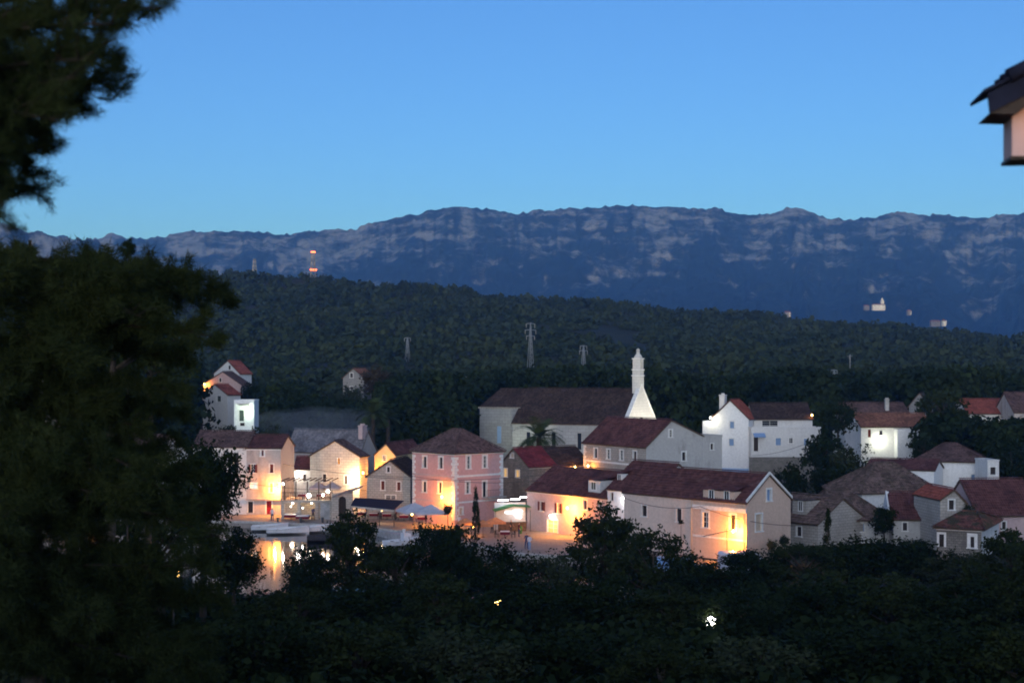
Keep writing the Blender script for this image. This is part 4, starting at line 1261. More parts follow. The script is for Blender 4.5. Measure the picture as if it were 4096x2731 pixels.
tile_sheet(ar, (ch.W - apse_i + .3 * sl.x, ch.D - 0.05, z_a - .3 * sl.z), (0, 1, 0), sl2, Da + 0.2, lambda u: max(0.05, (Ls + .3) * min(1, (Da + .2 - u) / (half * 0.75))))
rise_a = 5.75 * (half / (ch.W / 2)); hl = half * .75
s3 = Vector((0, -hl, rise_a)); l3 = s3.length; s3.normalize()
tile_sheet(ar, (apse_i - .1, ch.D + Da + 0.15, z_a - .05), (1, 0, 0), s3, 2 * half + .2, lambda u: l3 * max(0.0, 1 - abs(u - half - .1) / (half + .1)))
aro = ar.build('chancel_roof', M['roof_dark'], ch.root)
cw = MB(); cw.box(apse_i - 0.035, apse_i - 0.003, ch.D + 3.6, ch.D + 4.4, 4.2, 7.2); cw.build('chancel_window', M['glass_blue'], apo)
ed = MB(); ed.box(apse_i - 0.2, apse_i + 0.1, ch.D - 0.4, ch.D + Da + .2, z_a - 0.22, z_a + 0.02); ed.build('chancel_cornice', M['trim_grey'], apo)
for k in range(4):
    ww = MB(); yy = ch.D * (0.16 + 0.23 * k); ww.box(-0.03, -0.003, yy - .35, yy + .35, 3.6, 6.4); ww.build('nave_window', M['glass'], ch.root)
# bell gable: stacked tiers with ledges
bt = MB(); cx = ch.W / 2; z = ch.he + 4.9
tiers = [(0.92, 3.1), (0.86, 0.85), (0.74, 1.75)]
ledges = []; bell_openings = []
zz = z
for hw, hh in tiers:
    if hh < 1.8 and hh > 1:
        bt.box(cx - hw, cx - hw * .42, -0.62, 0.75, zz, zz + hh - .0); bt.box(cx + hw * .42, cx + hw, -0.62, 0.75, zz, zz + hh)
        bt.box(cx - hw * .42, cx + hw * .42, -0.62, 0.75, zz + hh * .82, zz + hh); bt.box(cx - hw * .42, cx + hw * .42, -0.62, 0.75, zz, zz + hh * .12)
        q_ = MB(); bell_openings.append(q_); q_.box(cx - hw * .42, cx + hw * .42, 0.0, 0.1, zz + hh * .12, zz + hh * .82)
    else:
        bt.box(cx - hw, cx + hw, -0.62, 0.75, zz, zz + hh)
    ledge = MB(); ledge.box(cx - hw - .14, cx + hw + .14, -0.76, 0.89, zz + hh, zz + hh + .16); ledges.append(ledge)
    zz += hh + .16
bt.lathe([(0.76, 0), (0.70, 0.2), (0.54, 0.5), (0.38, 0.68), (0.33, 0.76)], 12, (cx, 0.06, zz))
bt.lathe([(0.33, 0.76), (0.29, 0.8), (0.29, 1.35), (0.35, 1.37), (0.20, 1.55), (0.05, 1.7)], 10, (cx, 0.06, zz))
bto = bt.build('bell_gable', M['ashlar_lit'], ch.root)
for q_ in ledges: q_.build('bell_gable_ledge', M['trim'], bto)
for q_ in bell_openings: q_.build('bell_opening', M['ashlar_lit'], bto)
CH = ch

# ------------------------------------------------------------------ far villages on the mountain foot
def far_house(x, y, Y, w, h, label, mat, roof='roof_clay', tower=None, lamp=0, lampcol=WHITE, hip=False, cat='house'):
    p = at(x, y, Y)
    h_ = empty('village_house' if not tower else 'village_church', (p.x, p.y, p.z), 0.1, label, cat)
    b_ = MB(); b_.box(-w / 2, w / 2, 0, 9, -8, h); b_.build('wall', M[mat], h_)
    r_ = MB(); r_.poly([(-w / 2 - .4, -0.5, h), (w / 2 + .4, -0.5, h), (w / 2 - 1, 4.5, h + 3), (-w / 2 + 1, 4.5, h + 3)]); r_.poly([(-w / 2 - .4, 9.5, h), (-w / 2 + 1, 4.5, h + 3), (w / 2 - 1, 4.5, h + 3), (w / 2 + .4, 9.5, h)])
    r_.poly([(-w / 2 - .4, -0.5, h), (-w / 2 + 1, 4.5, h + 3), (-w / 2 - .4, 9.5, h)]); r_.poly([(w / 2 + .4, -0.5, h), (w / 2 + .4, 9.5, h), (w / 2 - 1, 4.5, h + 3)])
    r_.build('roof', M[roof], h_)
    if tower:
        t_ = MB(); t_.box(tower[0] - tower[1] / 2, tower[0] + tower[1] / 2, 3, 3 + tower[1], -4, tower[2]); t_.lathe([(tower[1] * .5, 0), (tower[1] * .42, 3), (0.4, 7)], 8, (tower[0], 3 + tower[1] / 2, tower[2])); t_.build('bell_tower', M[mat], h_)
    for k in range(max(2, int(w / 8))):
        wn = MB()
        u = -w / 2 + (k + .5) * w / max(2, int(w / 8)); wn.box(u - .8, u + .8, -0.05, -0.01, h * .3, h * .7)
        wn.build('window', M['glass'], h_)
    if lamp:
        l = bpy.data.lights.new('lamp_light', 'POINT'); l.energy = lamp; l.color = lampcol; l.shadow_soft_size = 0.5
        lo = bpy.data.objects.new('lamp_light', l); COL.objects.link(lo); lo.parent = h_; lo.location = (w * .12, -7, 1.5)
        g_ = MB(); g_.lathe([(0.1, -0.4), (0.45, 0), (0.1, 0.4)], 8, (w * .12, -7, 1.5)); g_.tube([(w * .12, -7, -6), (w * .12, -7, 1.1)], 0.15, 5); g_.build('yard_lamp', M['lit_white'], h_)
    return h_

YV = 3300
far_house(879, 306.5, YV, 30, 5, 'floodlit village church with square bell tower on the mountain foot', 'white', tower=(10, 7, 15), lamp=240, lampcol=WHITE, cat='church')
far_house(867, 306.5, YV, 12, 2.2, 'small dim house left of the floodlit village church', 'rubble', lamp=0)
far_house(909.5, 311.5, YV, 9, 2.6, 'pale village house downhill right of the floodlit church', 'rubble', lamp=24, lampcol=GREENISH)
far_house(788, 313.2, 2900, 12, 2.5, 'small orange lit farmhouse left of the mountain village', 'rubble', lamp=120, lampcol=ORANGE)
far_house(936, 322.0, 2700, 18, 2.0, 'long dim farm building below the mountain village', 'rubble', lamp=0)
far_house(944.5, 321.4, 2640, 5, 2.2, 'tiny brightly lit hut at the end of the long farm building', 'white', lamp=90, lampcol=COOL)
# ------------------------------------------------------------------ lamps of the town
def hl(h, wall, x, y, out, power, color, label, bulb='bulb_orange', **k):
    p = h.world(wall, x, y, out)
    o = -h.dR if wall == 'L' else -h.dL
    return wall_lamp(p, o, power, color, label, bulb, arm=out, **k)

hl(pink, 'L', 441.8, 496.0, 1.1, 420, ORANGE, 'orange wall lamp near the corner of the pink house')
hl(rowb, 'L', 275.0, 487.0, 1.1, 520, ORANGE, 'orange wall lamp on the stained row house above the red door')
hl(rowb, 'R', 283.2, 483.0, 0.6, 60, WARM, 'white wall lamp on the gable end of the stained row house', 'bulb_white')
hl(cafe, 'L', 357.5, 477.0, 0.9, 300, (1.0, 0.80, 0.50), 'blazing white lamp at the corner of the lamplit stone house', 'bulb_white', size=0.2)
hl(cafe, 'R', 363.0, 472.0, 0.8, 300, ORANGE, 'orange wall lamp on the side wall of the lamplit stone house')
hl(lnk, 'R', 298.4, 471.0, 0.6, 40, WHITE, 'round white lamp on the low link house', 'bulb_white', size=0.25)
hl(lit, 'L', 567.2, 507.0, 1.1, 560, ORANGE, 'orange wall lamp in the middle of the lamplit pink house')
hl(lit, 'L', 550.5, 515.2, 0.5, 20, WHITE, 'oval white lamp over the shop window', 'bulb_white', size=0.25)
hl(fr2, 'L', 733.2, 530.0, 1.0, 520, ORANGE, 'orange wall lamp beside the drain pipe of the peach house')
hl(lit2, 'L', 622.5, 497.5, 0.5, 18, COOL, 'cool white lamp on the twin dormer house', 'bulb_white')
hl(tl, 'R', 880.9, 438.3, 1.0, 55, (0.95, 1.0, 0.80), 'bright white lamp in the porch of the clay roofed house', 'bulb_white', size=0.28)
hl(tw, 'R', 248.8, 408.2, 0.7, 60, (0.72, 1.0, 0.76), 'greenish white lamp on the lit tower house', 'bulb_white', size=0.25)
hl(fa2, 'L', 204.5, 383.6, 0.7, 120, ORANGE, 'orange lamp at the corner of the pinkish middle house')
hl(wq, 'L', 710.5, 417.0, 0.9, 40, (1.0, 0.95, 0.7), 'lamp lighting the side balcony of the tall white gable house', 'bulb_white')
hl(wu, 'R', 812.0, 414.5, 0.5, 9, ORANGE, 'small orange lamp under the verge of the white upper house')
hl(ru2, 'L', 92, 486, 0.8, 110, ORANGE, 'orange lamp seen through the pine at the left quay', group='lamps behind the left pine')
hl(ru2, 'L', 150, 482, 0.6, 10, WHITE, 'white lamp seen through the pine at the left quay', 'bulb_white', group='lamps behind the left pine')
_p = yel.world('L', 378.5, 468.5, 1.6)
wall_lamp(_p, -yel.dR, 150, ORANGE, 'orange lamp in the lane below the yellow gable', arm=0.4)
_p = brn.world('R', 575, 466.0, 1.2)
wall_lamp(_p, -brn.dL, 60, ORANGE, 'orange lamp under the eave of the dark brown roofed house', arm=0.4)
_p = bigm.world('L', 588, 465.0, 0.9)
wall_lamp(_p, -bigm.dR, 55, ORANGE, 'orange lamp low on the stone house in front of the church', arm=0.4)
# church floodlights
for i, (dx, lab) in enumerate(((2.0, 'floodlight on the ground before the church front, nearer one'), (ch.W - 1.5, 'floodlight on the ground before the church front, farther one'))):
    p = ch.M @ Vector((dx, -7.5, 1.0)); tgt = ch.M @ Vector((ch.W / 2, -0.4, ch.he + 7))
    floodlight(p, tgt, 1500, (1.0, 0.95, 0.82), lab, 75)
p = ch.M @ Vector((-7.0, ch.D - 4, 3.2)); floodlight(p, ch.M @ Vector((0, ch.D - 2.5, ch.he - 1)), 420, (0.92, 1.0, 0.75), 'floodlight washing the church wall behind the palm', 95)
p = ch.M @ Vector((-8.0, 6.0, 1.5)); floodlight(p, ch.M @ Vector((0, 7.0, ch.he - 2)), 320, (1.0, 0.96, 0.85), 'floodlight washing the church nave behind the stone house', 110)
# lamps among the near trees
def lamp_at(x, y, Y, power, col, label, bulb):
    p = at(x, y, Y); g_ = gz(p.x, p.y)
    return street_lamp((p.x, p.y, g_), max(1.5, p.z - g_ - 0.3), power, col, label, bulb, 0.30)
lamp_at(499, 603, 88, 10, ORANGE, 'orange street lamp glinting through the dark trees', 'bulb_orange')
lamp_at(711, 622, 80, 12, (0.95, 1.0, 0.6), 'yellowish white street lamp glinting through the dark trees', 'bulb_white')
lamp_at(173.5, 573, 70, 3, ORANGE, 'tiny orange lamp deep in the trees at the left', 'bulb_orange')
lamp_at(252, 497, 197, 22, COOL, 'cool white lamp standing on the left quay', 'bulb_cool')

# ------------------------------------------------------------------ stone portal and terrace restaurant
ter = empty('terrace_restaurant', (-30.6, 186.0, 0.8), math.radians(-2), 'stone terrace restaurant with planked upper deck above its lit ground floor', 'restaurant')
def tx(x, Y=186.0): return (x - 512) / FPX * Y + 30.6
def tz(y, Y=186.0): return EYE - (y - HOR) / FPX * Y - 0.8
L0, L1 = tx(281), tx(333)
zt = tz(499.8)
b_ = MB(); b_.box(L0, L1, 0.0, 6.0, zt - 0.3, zt); b_.build('terrace_slab', M['stone'], ter)
b_ = MB(); b_.box(L0, L1, 2.6, 2.9, 0, zt - 0.3); b_.build('back_wall', M['stone'], ter)
for x in (282.5, 299, 317, 331.5):
    b_ = MB(); b_.box(tx(x) - .22, tx(x) + .22, 0.1, 0.55, 0, zt - .3); b_.build('pillar', M['stone'], ter)
b_ = MB(); b_.box(tx(320), tx(331), 0.2, 0.35, 0, zt - .3); b_.build('grey_panel', M['concrete'], ter)
rl = MB()
n_ = 22
for k in range(n_ + 1):
    u = L0 + (L1 - L0) * k / n_; rl.box(u - .02, u + .02, 0.05, 0.09, zt, zt + 1.0)
rl.box(L0, L1, 0.03, 0.11, zt + 1.0, zt + 1.07); rl.box(L0, L1, 0.05, 0.09, zt + .5, zt + .54); rl.build('railing', M['wood'], ter)
for k in range(5):
    u = L0 + .4 + (L1 - L0 - .8) * k / 4
    b_ = MB(); b_.box(u - .07, u + .07, 0.3, 0.44, zt, zt + 2.5); b_.build('pergola_post', M['wood'], ter)
for k in range(10):
    u = L0 + .1 + (L1 - L0 - .2) * k / 9
    b_ = MB(); b_.box(u - .05, u + .05, 0.1, 5.2, zt + 2.5, zt + 2.64); b_.build('pergola_beam', M['wood'], ter)

def can(loc, w, d, h, label, mat, z0=2.1, edge='canvas_white', group=None, rot=0.0):
    """square parasol: pole, four sloped panels, valance"""
    t = empty('parasol', loc, rot, label, 'parasol', group)
    p_ = MB(); p_.lathe([(0.22, 0), (0.22, 0.08), (0.035, 0.09), (0.03, z0 + h)], 8); p_.build('pole', M['wood'], t)
    c = MB(); a = [(-w / 2, -d / 2, z0), (w / 2, -d / 2, z0), (w / 2, d / 2, z0), (-w / 2, d / 2, z0)]; ap_ = (0, 0, z0 + h)
    for i in range(4):
        q0, q1 = Vector(a[i]), Vector(a[(i + 1) % 4]); m0 = (q0 + q1) / 2 + Vector((0, 0, -0.0)); mid = (m0 + Vector(ap_)) / 2 - Vector((0, 0, .07))
        c.poly([q0, m0, mid]); c.poly([m0, q1, mid]); c.poly([q0, mid, ap_]); c.poly([mid, q1, ap_])
        c.poly([q0 - Vector((0, 0, .22)), q1 - Vector((0, 0, .22)), q1, q0])
    c.build('canopy', M[mat], t)
    for sx, sy in ((1, 1), (1, -1), (-1, 1), (-1, -1)):
        r_ = MB(); r_.tube([(0, 0, z0 + h - .1), (sx * w / 2 * .96, sy * d / 2 * .96, z0 - 0.02)], 0.015, 4); r_.build('rib', M['wood'], t)
    return t

for x, lab in ((316, 'pinkish sloped canopy on the terrace, left of the other'), (330, 'pinkish sloped canopy on the terrace, right of the other')):
    can((tx(x) - 30.6, 188.2, 0.8 + zt), 2.2, 2.4, 0.75, lab, 'canvas_pink', z0=1.55, group='canopies on the terrace')

def point_lamp(loc, power, col, label, bulb, r=0.14, name='hanging_lamp', stem=0.5):
    t = empty(name, loc, 0, label, 'lamp')
    g_ = MB(); g_.lathe([(0.03, -r), (r * .85, -r * .5), (r, 0), (r * .7, r * .7), (0.03, r)], 10); g_.build('lamp_globe', M[bulb], t)
    s_ = MB(); s_.tube([(0, 0, r), (0, 0, r + stem)], 0.015, 4); s_.build('cable', M['iron'], t)
    if power:
        l = bpy.data.lights.new('lamp_light', 'POINT'); l.energy = power; l.color = col; l.shadow_soft_size = r * 1.1
        lo = bpy.data.objects.new('lamp_light', l); COL.objects.link(lo); lo.parent = t; lo.location = (0, 0, -r - 0.02)
    return t

point_lamp((tx(307.6) - 30.6, 186.9, 0.8 + tz(495.6)), 5, (1.0, 0.62, 0.28), 'large round white lamp on the terrace', 'bulb_white', 0.30)
point_lamp((tx(322) - 30.6, 187.0, 0.8 + tz(495.2)), 5, (1.0, 0.62, 0.28), 'small white lamp on the terrace beside the dark table', 'bulb_white', 0.16)
point_lamp((tx(327) - 30.6, 187.0, 0.8 + tz(491.5)), 7, (1.0, 0.62, 0.28), 'white lamp on the terrace under the right canopy', 'bulb_white', 0.22)
point_lamp((tx(291) - 30.6, 187.4, 0.8 + tz(503.5)), 12, (1.0, 0.62, 0.28), 'warm lamp under the terrace slab at the left', 'bulb_white', 0.12, stem=0.2)
point_lamp((tx(310) - 30.6, 187.4, 0.8 + tz(503.0)), 16, (1.0, 0.62, 0.28), 'warm lamp under the terrace slab in the middle', 'bulb_white', 0.12, stem=0.2)

# arched portal right of the terrace
po = empty('arched_stone_portal', at(331.5, 517, 185), math.radians(0), 'stone portal with round arch between terrace and awning', 'portal')
po.location.z = 0.8
def px_(x): return (x - 331.5) / FPX * 185
def pz_(y): return EYE - (y - HOR) / FPX * 185 - 0.8
ws = MB(); aw, al = px_(342.3) , px_(346) - px_(338.6)
zs = pz_(499.5); ztop = pz_(493)
seg = 10
ws.prism([(0, 0, 0), (aw - al / 2, 0, 0), (aw - al / 2, 0, ztop), (0, 0, ztop)], (0, .6, 0))
ws.prism([(aw + al / 2, 0, 0), (px_(352.5), 0, 0), (px_(352.5), 0, ztop), (aw + al / 2, 0, ztop)], (0, .6, 0))
for k in range(seg):
    t0, t1 = math.pi * k / seg, math.pi * (k + 1) / seg
    a0, a1 = aw - math.cos(t0) * al / 2, aw - math.cos(t1) * al / 2
    ws.prism([(a0, 0, zs + math.sin(t0) * al / 2), (a1, 0, zs + math.sin(t1) * al / 2), (a1, 0, ztop), (a0, 0, ztop)], (0, .6, 0))
ws.build('wall', M['stone'], po)['kind'] = 'stuff'
rf = MB(); rf.prism([(px_(332.5), -0.2, pz_(495.5)), (px_(361), -0.2, pz_(486)), (px_(361), -0.2, pz_(487.4)), (px_(332.5), -0.2, pz_(497))], (0, 3.0, 0)); rf.build('lean_roof', M['roof_slate'], po)
rw = MB(); rw.prism([(px_(336), 0.05, ztop + .02), (px_(352.5), 0.05, ztop + .02), (px_(352.5), 0.05, pz_(490.0))], (0, .5, 0)); rw.build('upper_wall', M['stone_grey'], po)
dd = MB(); dd.box(aw - al / 2, aw + al / 2, 0.5, 0.56, 0, ztop - .1); dd.build('door', M['door_dark'], po)

# navy awning on posts
aw_ = empty('navy_awning', (0, 0, 0), 0, 'long navy awning on thin posts before the stone gable house', 'awning')
def W3(x, y, Y): return at(x, y, Y)
a0, a1, b0, b1 = W3(355, 497.2, 183.5), W3(404, 500.2, 182.0), W3(350.7, 505.0, 179), W3(394, 509.3, 177)
aw_.location = (b0.x, b0.y, 0.8)
off = Vector((b0.x, b0.y, 0.8))
c = MB(); c.prism([a0 - off, a1 - off, b1 - off, b0 - off], (0, 0, 0.05)); c.build('awning_canvas', M['canvas_navy'], aw_)
v = MB(); v.prism([b0 - off, b1 - off, b1 - off - Vector((0, 0, .22)), b0 - off - Vector((0, 0, .22))], (0, -0.03, 0)); v.build('valance', M['trim_grey'], aw_)
for k in range(4):
    p = b0 + (b1 - b0) * (k / 3) - off; q_ = MB(); q_.tube([(p.x, p.y + .1, 0), (p.x, p.y + .1, p.z - .02)], 0.04, 6); q_.build('post', M['iron'], aw_)

def ground_pt(x, y, z=0.8): return on_ground(x, y, z)
def par_at(x, yapex, Y, w, label, mat, h=0.8, group=None, rot=0.2, z0=2.15):
    p = at(x, yapex, Y); return can((p.x, p.y, max(0.8, p.z - z0 - h)), w, w, h, label, mat, z0=z0, group=group, rot=rot)
par_at(414.5, 502.6, 176, 3.8, 'white parasol with orange lit panel before the pink house, left one', 'canvas_white', 1.0, 'white parasols on the quay', 0.35)
par_at(431, 504.6, 174.5, 3.8, 'white parasol before the pink house lamp, right one', 'canvas_white', 0.9, 'white parasols on the quay', 0.1)
point_lamp(tuple(at(412, 513.5, 176)), 26, ORANGE, 'orange lamp under the left white parasol', 'bulb_orange', 0.12)
point_lamp(tuple(at(436, 513.0, 175)), 34, ORANGE, 'orange lamp beside the right white parasol', 'bulb_orange', 0.14)
point_lamp(tuple(at(382, 509.5, 181)), 22, WARM, 'warm lamp under the navy awning', 'bulb_orange', 0.08)
for x, y, Y, lab in ((466, 522.3, 168, 'terracotta parasol by the cypress, left of three'), (483, 523.5, 166, 'terracotta parasol by the cypress, middle of three'), (496, 520.0, 169, 'terracotta parasol by the cypress, right of three')):
    par_at(x, y, Y, 1.9, lab, 'canvas_orange', 0.55, 'terracotta parasols by the cypress', 0.3, z0=1.5)
point_lamp(tuple(at(473, 526, 167)), 40, ORANGE, 'orange lamp among the terracotta parasols', 'bulb_orange', 0.10)

# bar stall between the pink house and the lamplit pink house
st = empty('bar_stall', tuple(on_ground(509, 530, 0.8)), math.radians(8), 'brightly lit open bar stall under white tube lights between two pink houses', 'bar stall')
b_ = MB(); b_.box(-1.6, 2.2, 1.2, 1.45, 0, 3.3); b_.build('back_wall', M['white'], st)
b_ = MB(); b_.box(-1.4, 2.0, -0.9, -0.3, 0, 1.05); b_.box(-1.5, 2.1, -1.0, -0.2, 1.05, 1.12); b_.build('counter', M['wood'], st)
b_ = MB(); b_.prism([(-1.9, -1.5, 2.55), (0.3, -1.5, 3.15), (2.5, -1.5, 3.0), (2.5, -1.5, 2.92), (0.3, -1.5, 3.05), (-1.9, -1.5, 2.45)], (0, 2.6, 0)); b_.build('canopy', M['canvas_green'], st)
for x in (-1.8, 2.4):
    q_ = MB(); q_.tube([(x, -1.4, 0), (x, -1.4, 2.6)], 0.04, 6); q_.build('post', M['iron'], st)
for k, (x, z, w) in enumerate(((-0.6, 3.55, 1.3), (0.9, 3.65, 1.2), (1.9, 3.9, .8))):
    q_ = MB(); q_.box(x - w / 2, x + w / 2, 0.9, 1.0, z, z + .14); q_.build('tube_light', M['bulb_cool'], st)
for k, (x, z, w) in enumerate(((0.2, 2.05, 1.0), (1.3, 2.2, 1.0), (1.2, 1.8, .9), (1.4, 1.45, .6))):
    q_ = MB(); q_.box(x - w / 2, x + w / 2, 1.05, 1.15, z, z + .13); q_.build('shelf_light', M['bulb_cool'], st)
for x, z, pw in ((-0.3, 4.1, 12), (0.8, 1.9, 6)):
    l = bpy.data.lights.new('stall_light', 'POINT'); l.energy = pw; l.color = COOL; l.shadow_soft_size = .2
    lo = bpy.data.objects.new('stall_light', l); COL.objects.link(lo); lo.parent = st; lo.location = (x, 0.2, z)
# shelves with goods behind the lit shop window are the lit pane itself; a green bin beside the door
bn = empty('green_bin', tuple(on_ground(520, 533, 0.8)), 0, 'small green bin by the corner of the lamplit pink house', 'bin')
b_ = MB(); b_.lathe([(0.22, 0), (0.27, 0.75), (0.29, 0.78), (0.27, 0.84), (0.1, 0.93), (0.02, 0.94)], 12); b_.build('body', M['canvas_green'], bn)

# ------------------------------------------------------------------ cafe tables and chairs
def table(loc, label, cloth='cloth_red', top='cloth_white', r=0.55, group='cafe tables', rot=0.0):
    t = empty('cafe_table', loc, rot, label, 'table', group)
    b_ = MB(); b_.lathe([(0.25, 0), (0.25, .03), (.04, .05), (.04, .72)], 8); b_.build('pedestal', M['iron'], t)
    b_ = MB(); b_.box(-r, r, -r, r, .72, .76); b_.build('table_top', M[top], t)
    b_ = MB(); b_.box(-r - .01, r + .01, -r - .01, r + .01, .40, .718); b_.build('tablecloth', M[cloth], t)
    return t
def chair(loc, rot, label, group='cafe chairs', mat='wood'):
    t = empty('cafe_chair', loc, rot, label, 'chair', group)
    b_ = MB(); b_.box(-.21, .21, -.21, .21, .43, .47); b_.build('seat', M[mat], t)
    b_ = MB(); b_.box(-.21, .21, .18, .215, .55, .88); b_.build('backrest', M[mat], t)
    for sx in (-1, 1):
        for sy in (-1, 1):
            q_ = MB(); q_.box(sx * .19 - .02, sx * .19 + .02, sy * .19 - .02, sy * .19 + .02, 0, .43 if sy < 0 else .88); q_.build('leg', M[mat], t)
    return t
tb = [(291, 512.6, 185.5, 'white topped table under the terrace slab, left one'), (302.8, 514.8, 183.5, 'white topped table with dark red cloth in front of the terrace')]
for x, y, Y, lab in tb:
    p = at(x, y, Y); table((p.x, p.y, 0.8), lab, r=0.8, group='tables by the terrace')
    point_lamp((p.x, p.y - .1, 0.8 + 1.75), 3.5, WHITE, 'small warm lamp above the ' + ('left' if x < 300 else 'front') + ' white topped table', 'bulb_white', 0.07)
proto_t = table((0, 0, 0.8), 'x'); proto_c = chair((0, 0, 0.8), 0, 'x', mat='shut_dark')
spots = [(362, 517, 'under the left end of the navy awning'), (374, 518, 'under the navy awning, second from its left end'), (387, 518.5, 'under the right half of the navy awning'), (404, 520, 'below the left white parasol'), (422, 521.5, 'below the right white parasol'), (505, 537, 'in front of the bar stall')]
for i, (x, y, lab) in enumerate(spots):
    p = on_ground(x, y, 0.8)
    t = proto_t if i == 0 else copy_tree(proto_t)
    t.location = p; t['label'] = 'cafe table with dark cloth ' + lab
    for k in range(2):
        c = proto_c if (i == 0 and k == 0) else copy_tree(proto_c)
        an = rnd.uniform(-.4, .4) + (0 if k else math.pi)
        c.location = p + Vector((0.95 if k else -0.95, rnd.uniform(-.2, .2), 0)); c.rotation_euler.z = -math.pi / 2 + an
        c['label'] = 'dark cafe chair ' + ('right' if k else 'left') + ' of the table ' + lab

# terrace furniture
for x, lab in ((301, 'dark table on the terrace near the left posts'), (320, 'dark table on the terrace near the right lamps')):
    t = copy_tree(proto_t); t.location = (tx(x) - 30.6, 187.6, .8 + zt); t['label'] = lab; t['group'] = 'tables on the terrace'

# ------------------------------------------------------------------ boats and pier
def boat(loc, L, B, rot, label, hull, inside='boat_dark', cover=None, cabin=False, group='boats at the quay'):
    t = empty('boat', loc, rot, label, 'boat', group)
    n = 12; h_ = MB(); secs = []
    for i in range(n + 1):
        f = i / n; w = B / 2 * (math.sin(min(1, (1 - f) * 1.9 + .02) * math.pi / 2)) * (0.82 + .18 * min(1, f * 4)); sheer = 0.55 + 0.35 * f * f
        x = -L / 2 + L * f
        secs.append([(x, -w, sheer), (x, -w * .82, 0.12), (x, 0, -0.12), (x, w * .82, 0.12), (x, w, sheer)])
    for s0, s1 in zip(secs[:-1], secs[1:]):
        for k in range(4): h_.poly([s0[k], s1[k], s1[k + 1], s0[k + 1]], True)
    h_.poly(secs[0]); h_.build('hull', M[hull], t)
    g_ = MB()
    for sgn in (0, 4):
        g_.tube([Vector(s[sgn]) + Vector((0, 0, .02)) for s in secs], 0.05, 5)
    g_.build('gunwale', M[hull], t)['kind'] = 'stuff'
    d_ = MB()
    for s0, s1 in zip(secs[:-1], secs[1:]): d_.poly([(s0[0][0], s0[0][1] * .93, s0[0][2] - .22), (s1[0][0], s1[0][1] * .93, s1[0][2] - .22), (s1[4][0], s1[4][1] * .93, s1[4][2] - .22), (s0[4][0], s0[4][1] * .93, s0[4][2] - .22)])
    d_.build('floor', M[cover or inside], t)
    for f in (0.25, 0.55):
        s_ = secs[int(f * n)]; b_ = MB(); b_.box(s_[0][0] - .14, s_[0][0] + .14, s_[0][1] * .95, s_[4][1] * .95, s_[0][2] - .14, s_[0][2] - .09); b_.build('bench', M['wood'], t)
    if cabin:
        b_ = MB(); b_.prism([(-L * .05, -B * .28, .5), (L * .2, -B * .22, .5), (L * .14, -B * .2, 1.35), (-L * .05, -B * .26, 1.45)], (0, B * .5, 0)); b_.build('cabin', M['boat_white'], t)
    return t
p = on_ground(270, 529.5, 0.12); boat((p.x, p.y, .12), 4.6, 1.7, 0.05, 'small white boat with blue cover at the quay, leftmost of its row', 'boat_white', cover='boat_blue')
p = on_ground(288, 532.5, 0.12); boat((p.x, p.y, .12), 5.2, 1.8, 0.12, 'white open boat with dark inside moored next to the blue covered boat', 'boat_white')
p = on_ground(309, 531.0, 0.12); boat((p.x, p.y, .12), 6.2, 2.0, 0.22, 'longest white boat with raised bow in the row at the quay', 'boat_white')
p = on_ground(404, 544.5, 0.12); boat((p.x, p.y, .12), 4.8, 1.9, 0.5, 'white boat with bright blue cover beside the concrete pier', 'boat_white', cover='boat_blue', cabin=True)
p = on_ground(325, 540.0, 0.12); boat((p.x, p.y, .12), 4.2, 1.5, 0.1, 'low dark boat lying behind the white boats', 'boat_dark')
pr = empty('concrete_pier', (-14.5, 171.5, 0), 0, 'low pale concrete pier with a white bollard reaching into the inlet', 'pier')
b_ = MB(); b_.prism([(-4.0, 6.5, -2.5), (0.0, 7.0, -2.5), (3.4, -2.0, -2.5), (1.2, -3.2, -2.5)], (0, 0, 3.22)); b_.build('deck', M['concrete'], pr)
b_ = MB(); b_.lathe([(.16, .72), (.13, .9), (.2, 1.25), (.2, 1.3), (.05, 1.36)], 10, (1.6, -1.6, 0)); b_.build('bollard', M['trim'], pr)
b_ = MB(); b_.lathe([(.16, .8), (.13, 1.0), (.2, 1.4), (.05, 1.5)], 10)
for x in (277, 300, 322, 342):
    i_ = on_ground(x, 522.5, .8)
    o = tag(link('mooring_bollard', b_.mesh('mooring_bollard'), M['iron']), {277: 'iron mooring bollard behind the blue covered boat', 300: 'iron mooring bollard between two white boats', 322: 'iron mooring bollard behind the longest white boat', 342: 'iron mooring bollard farthest along the quay edge'}[x], 'bollard', 'mooring bollards'); o.location = (i_.x, i_.y + .6, 0)

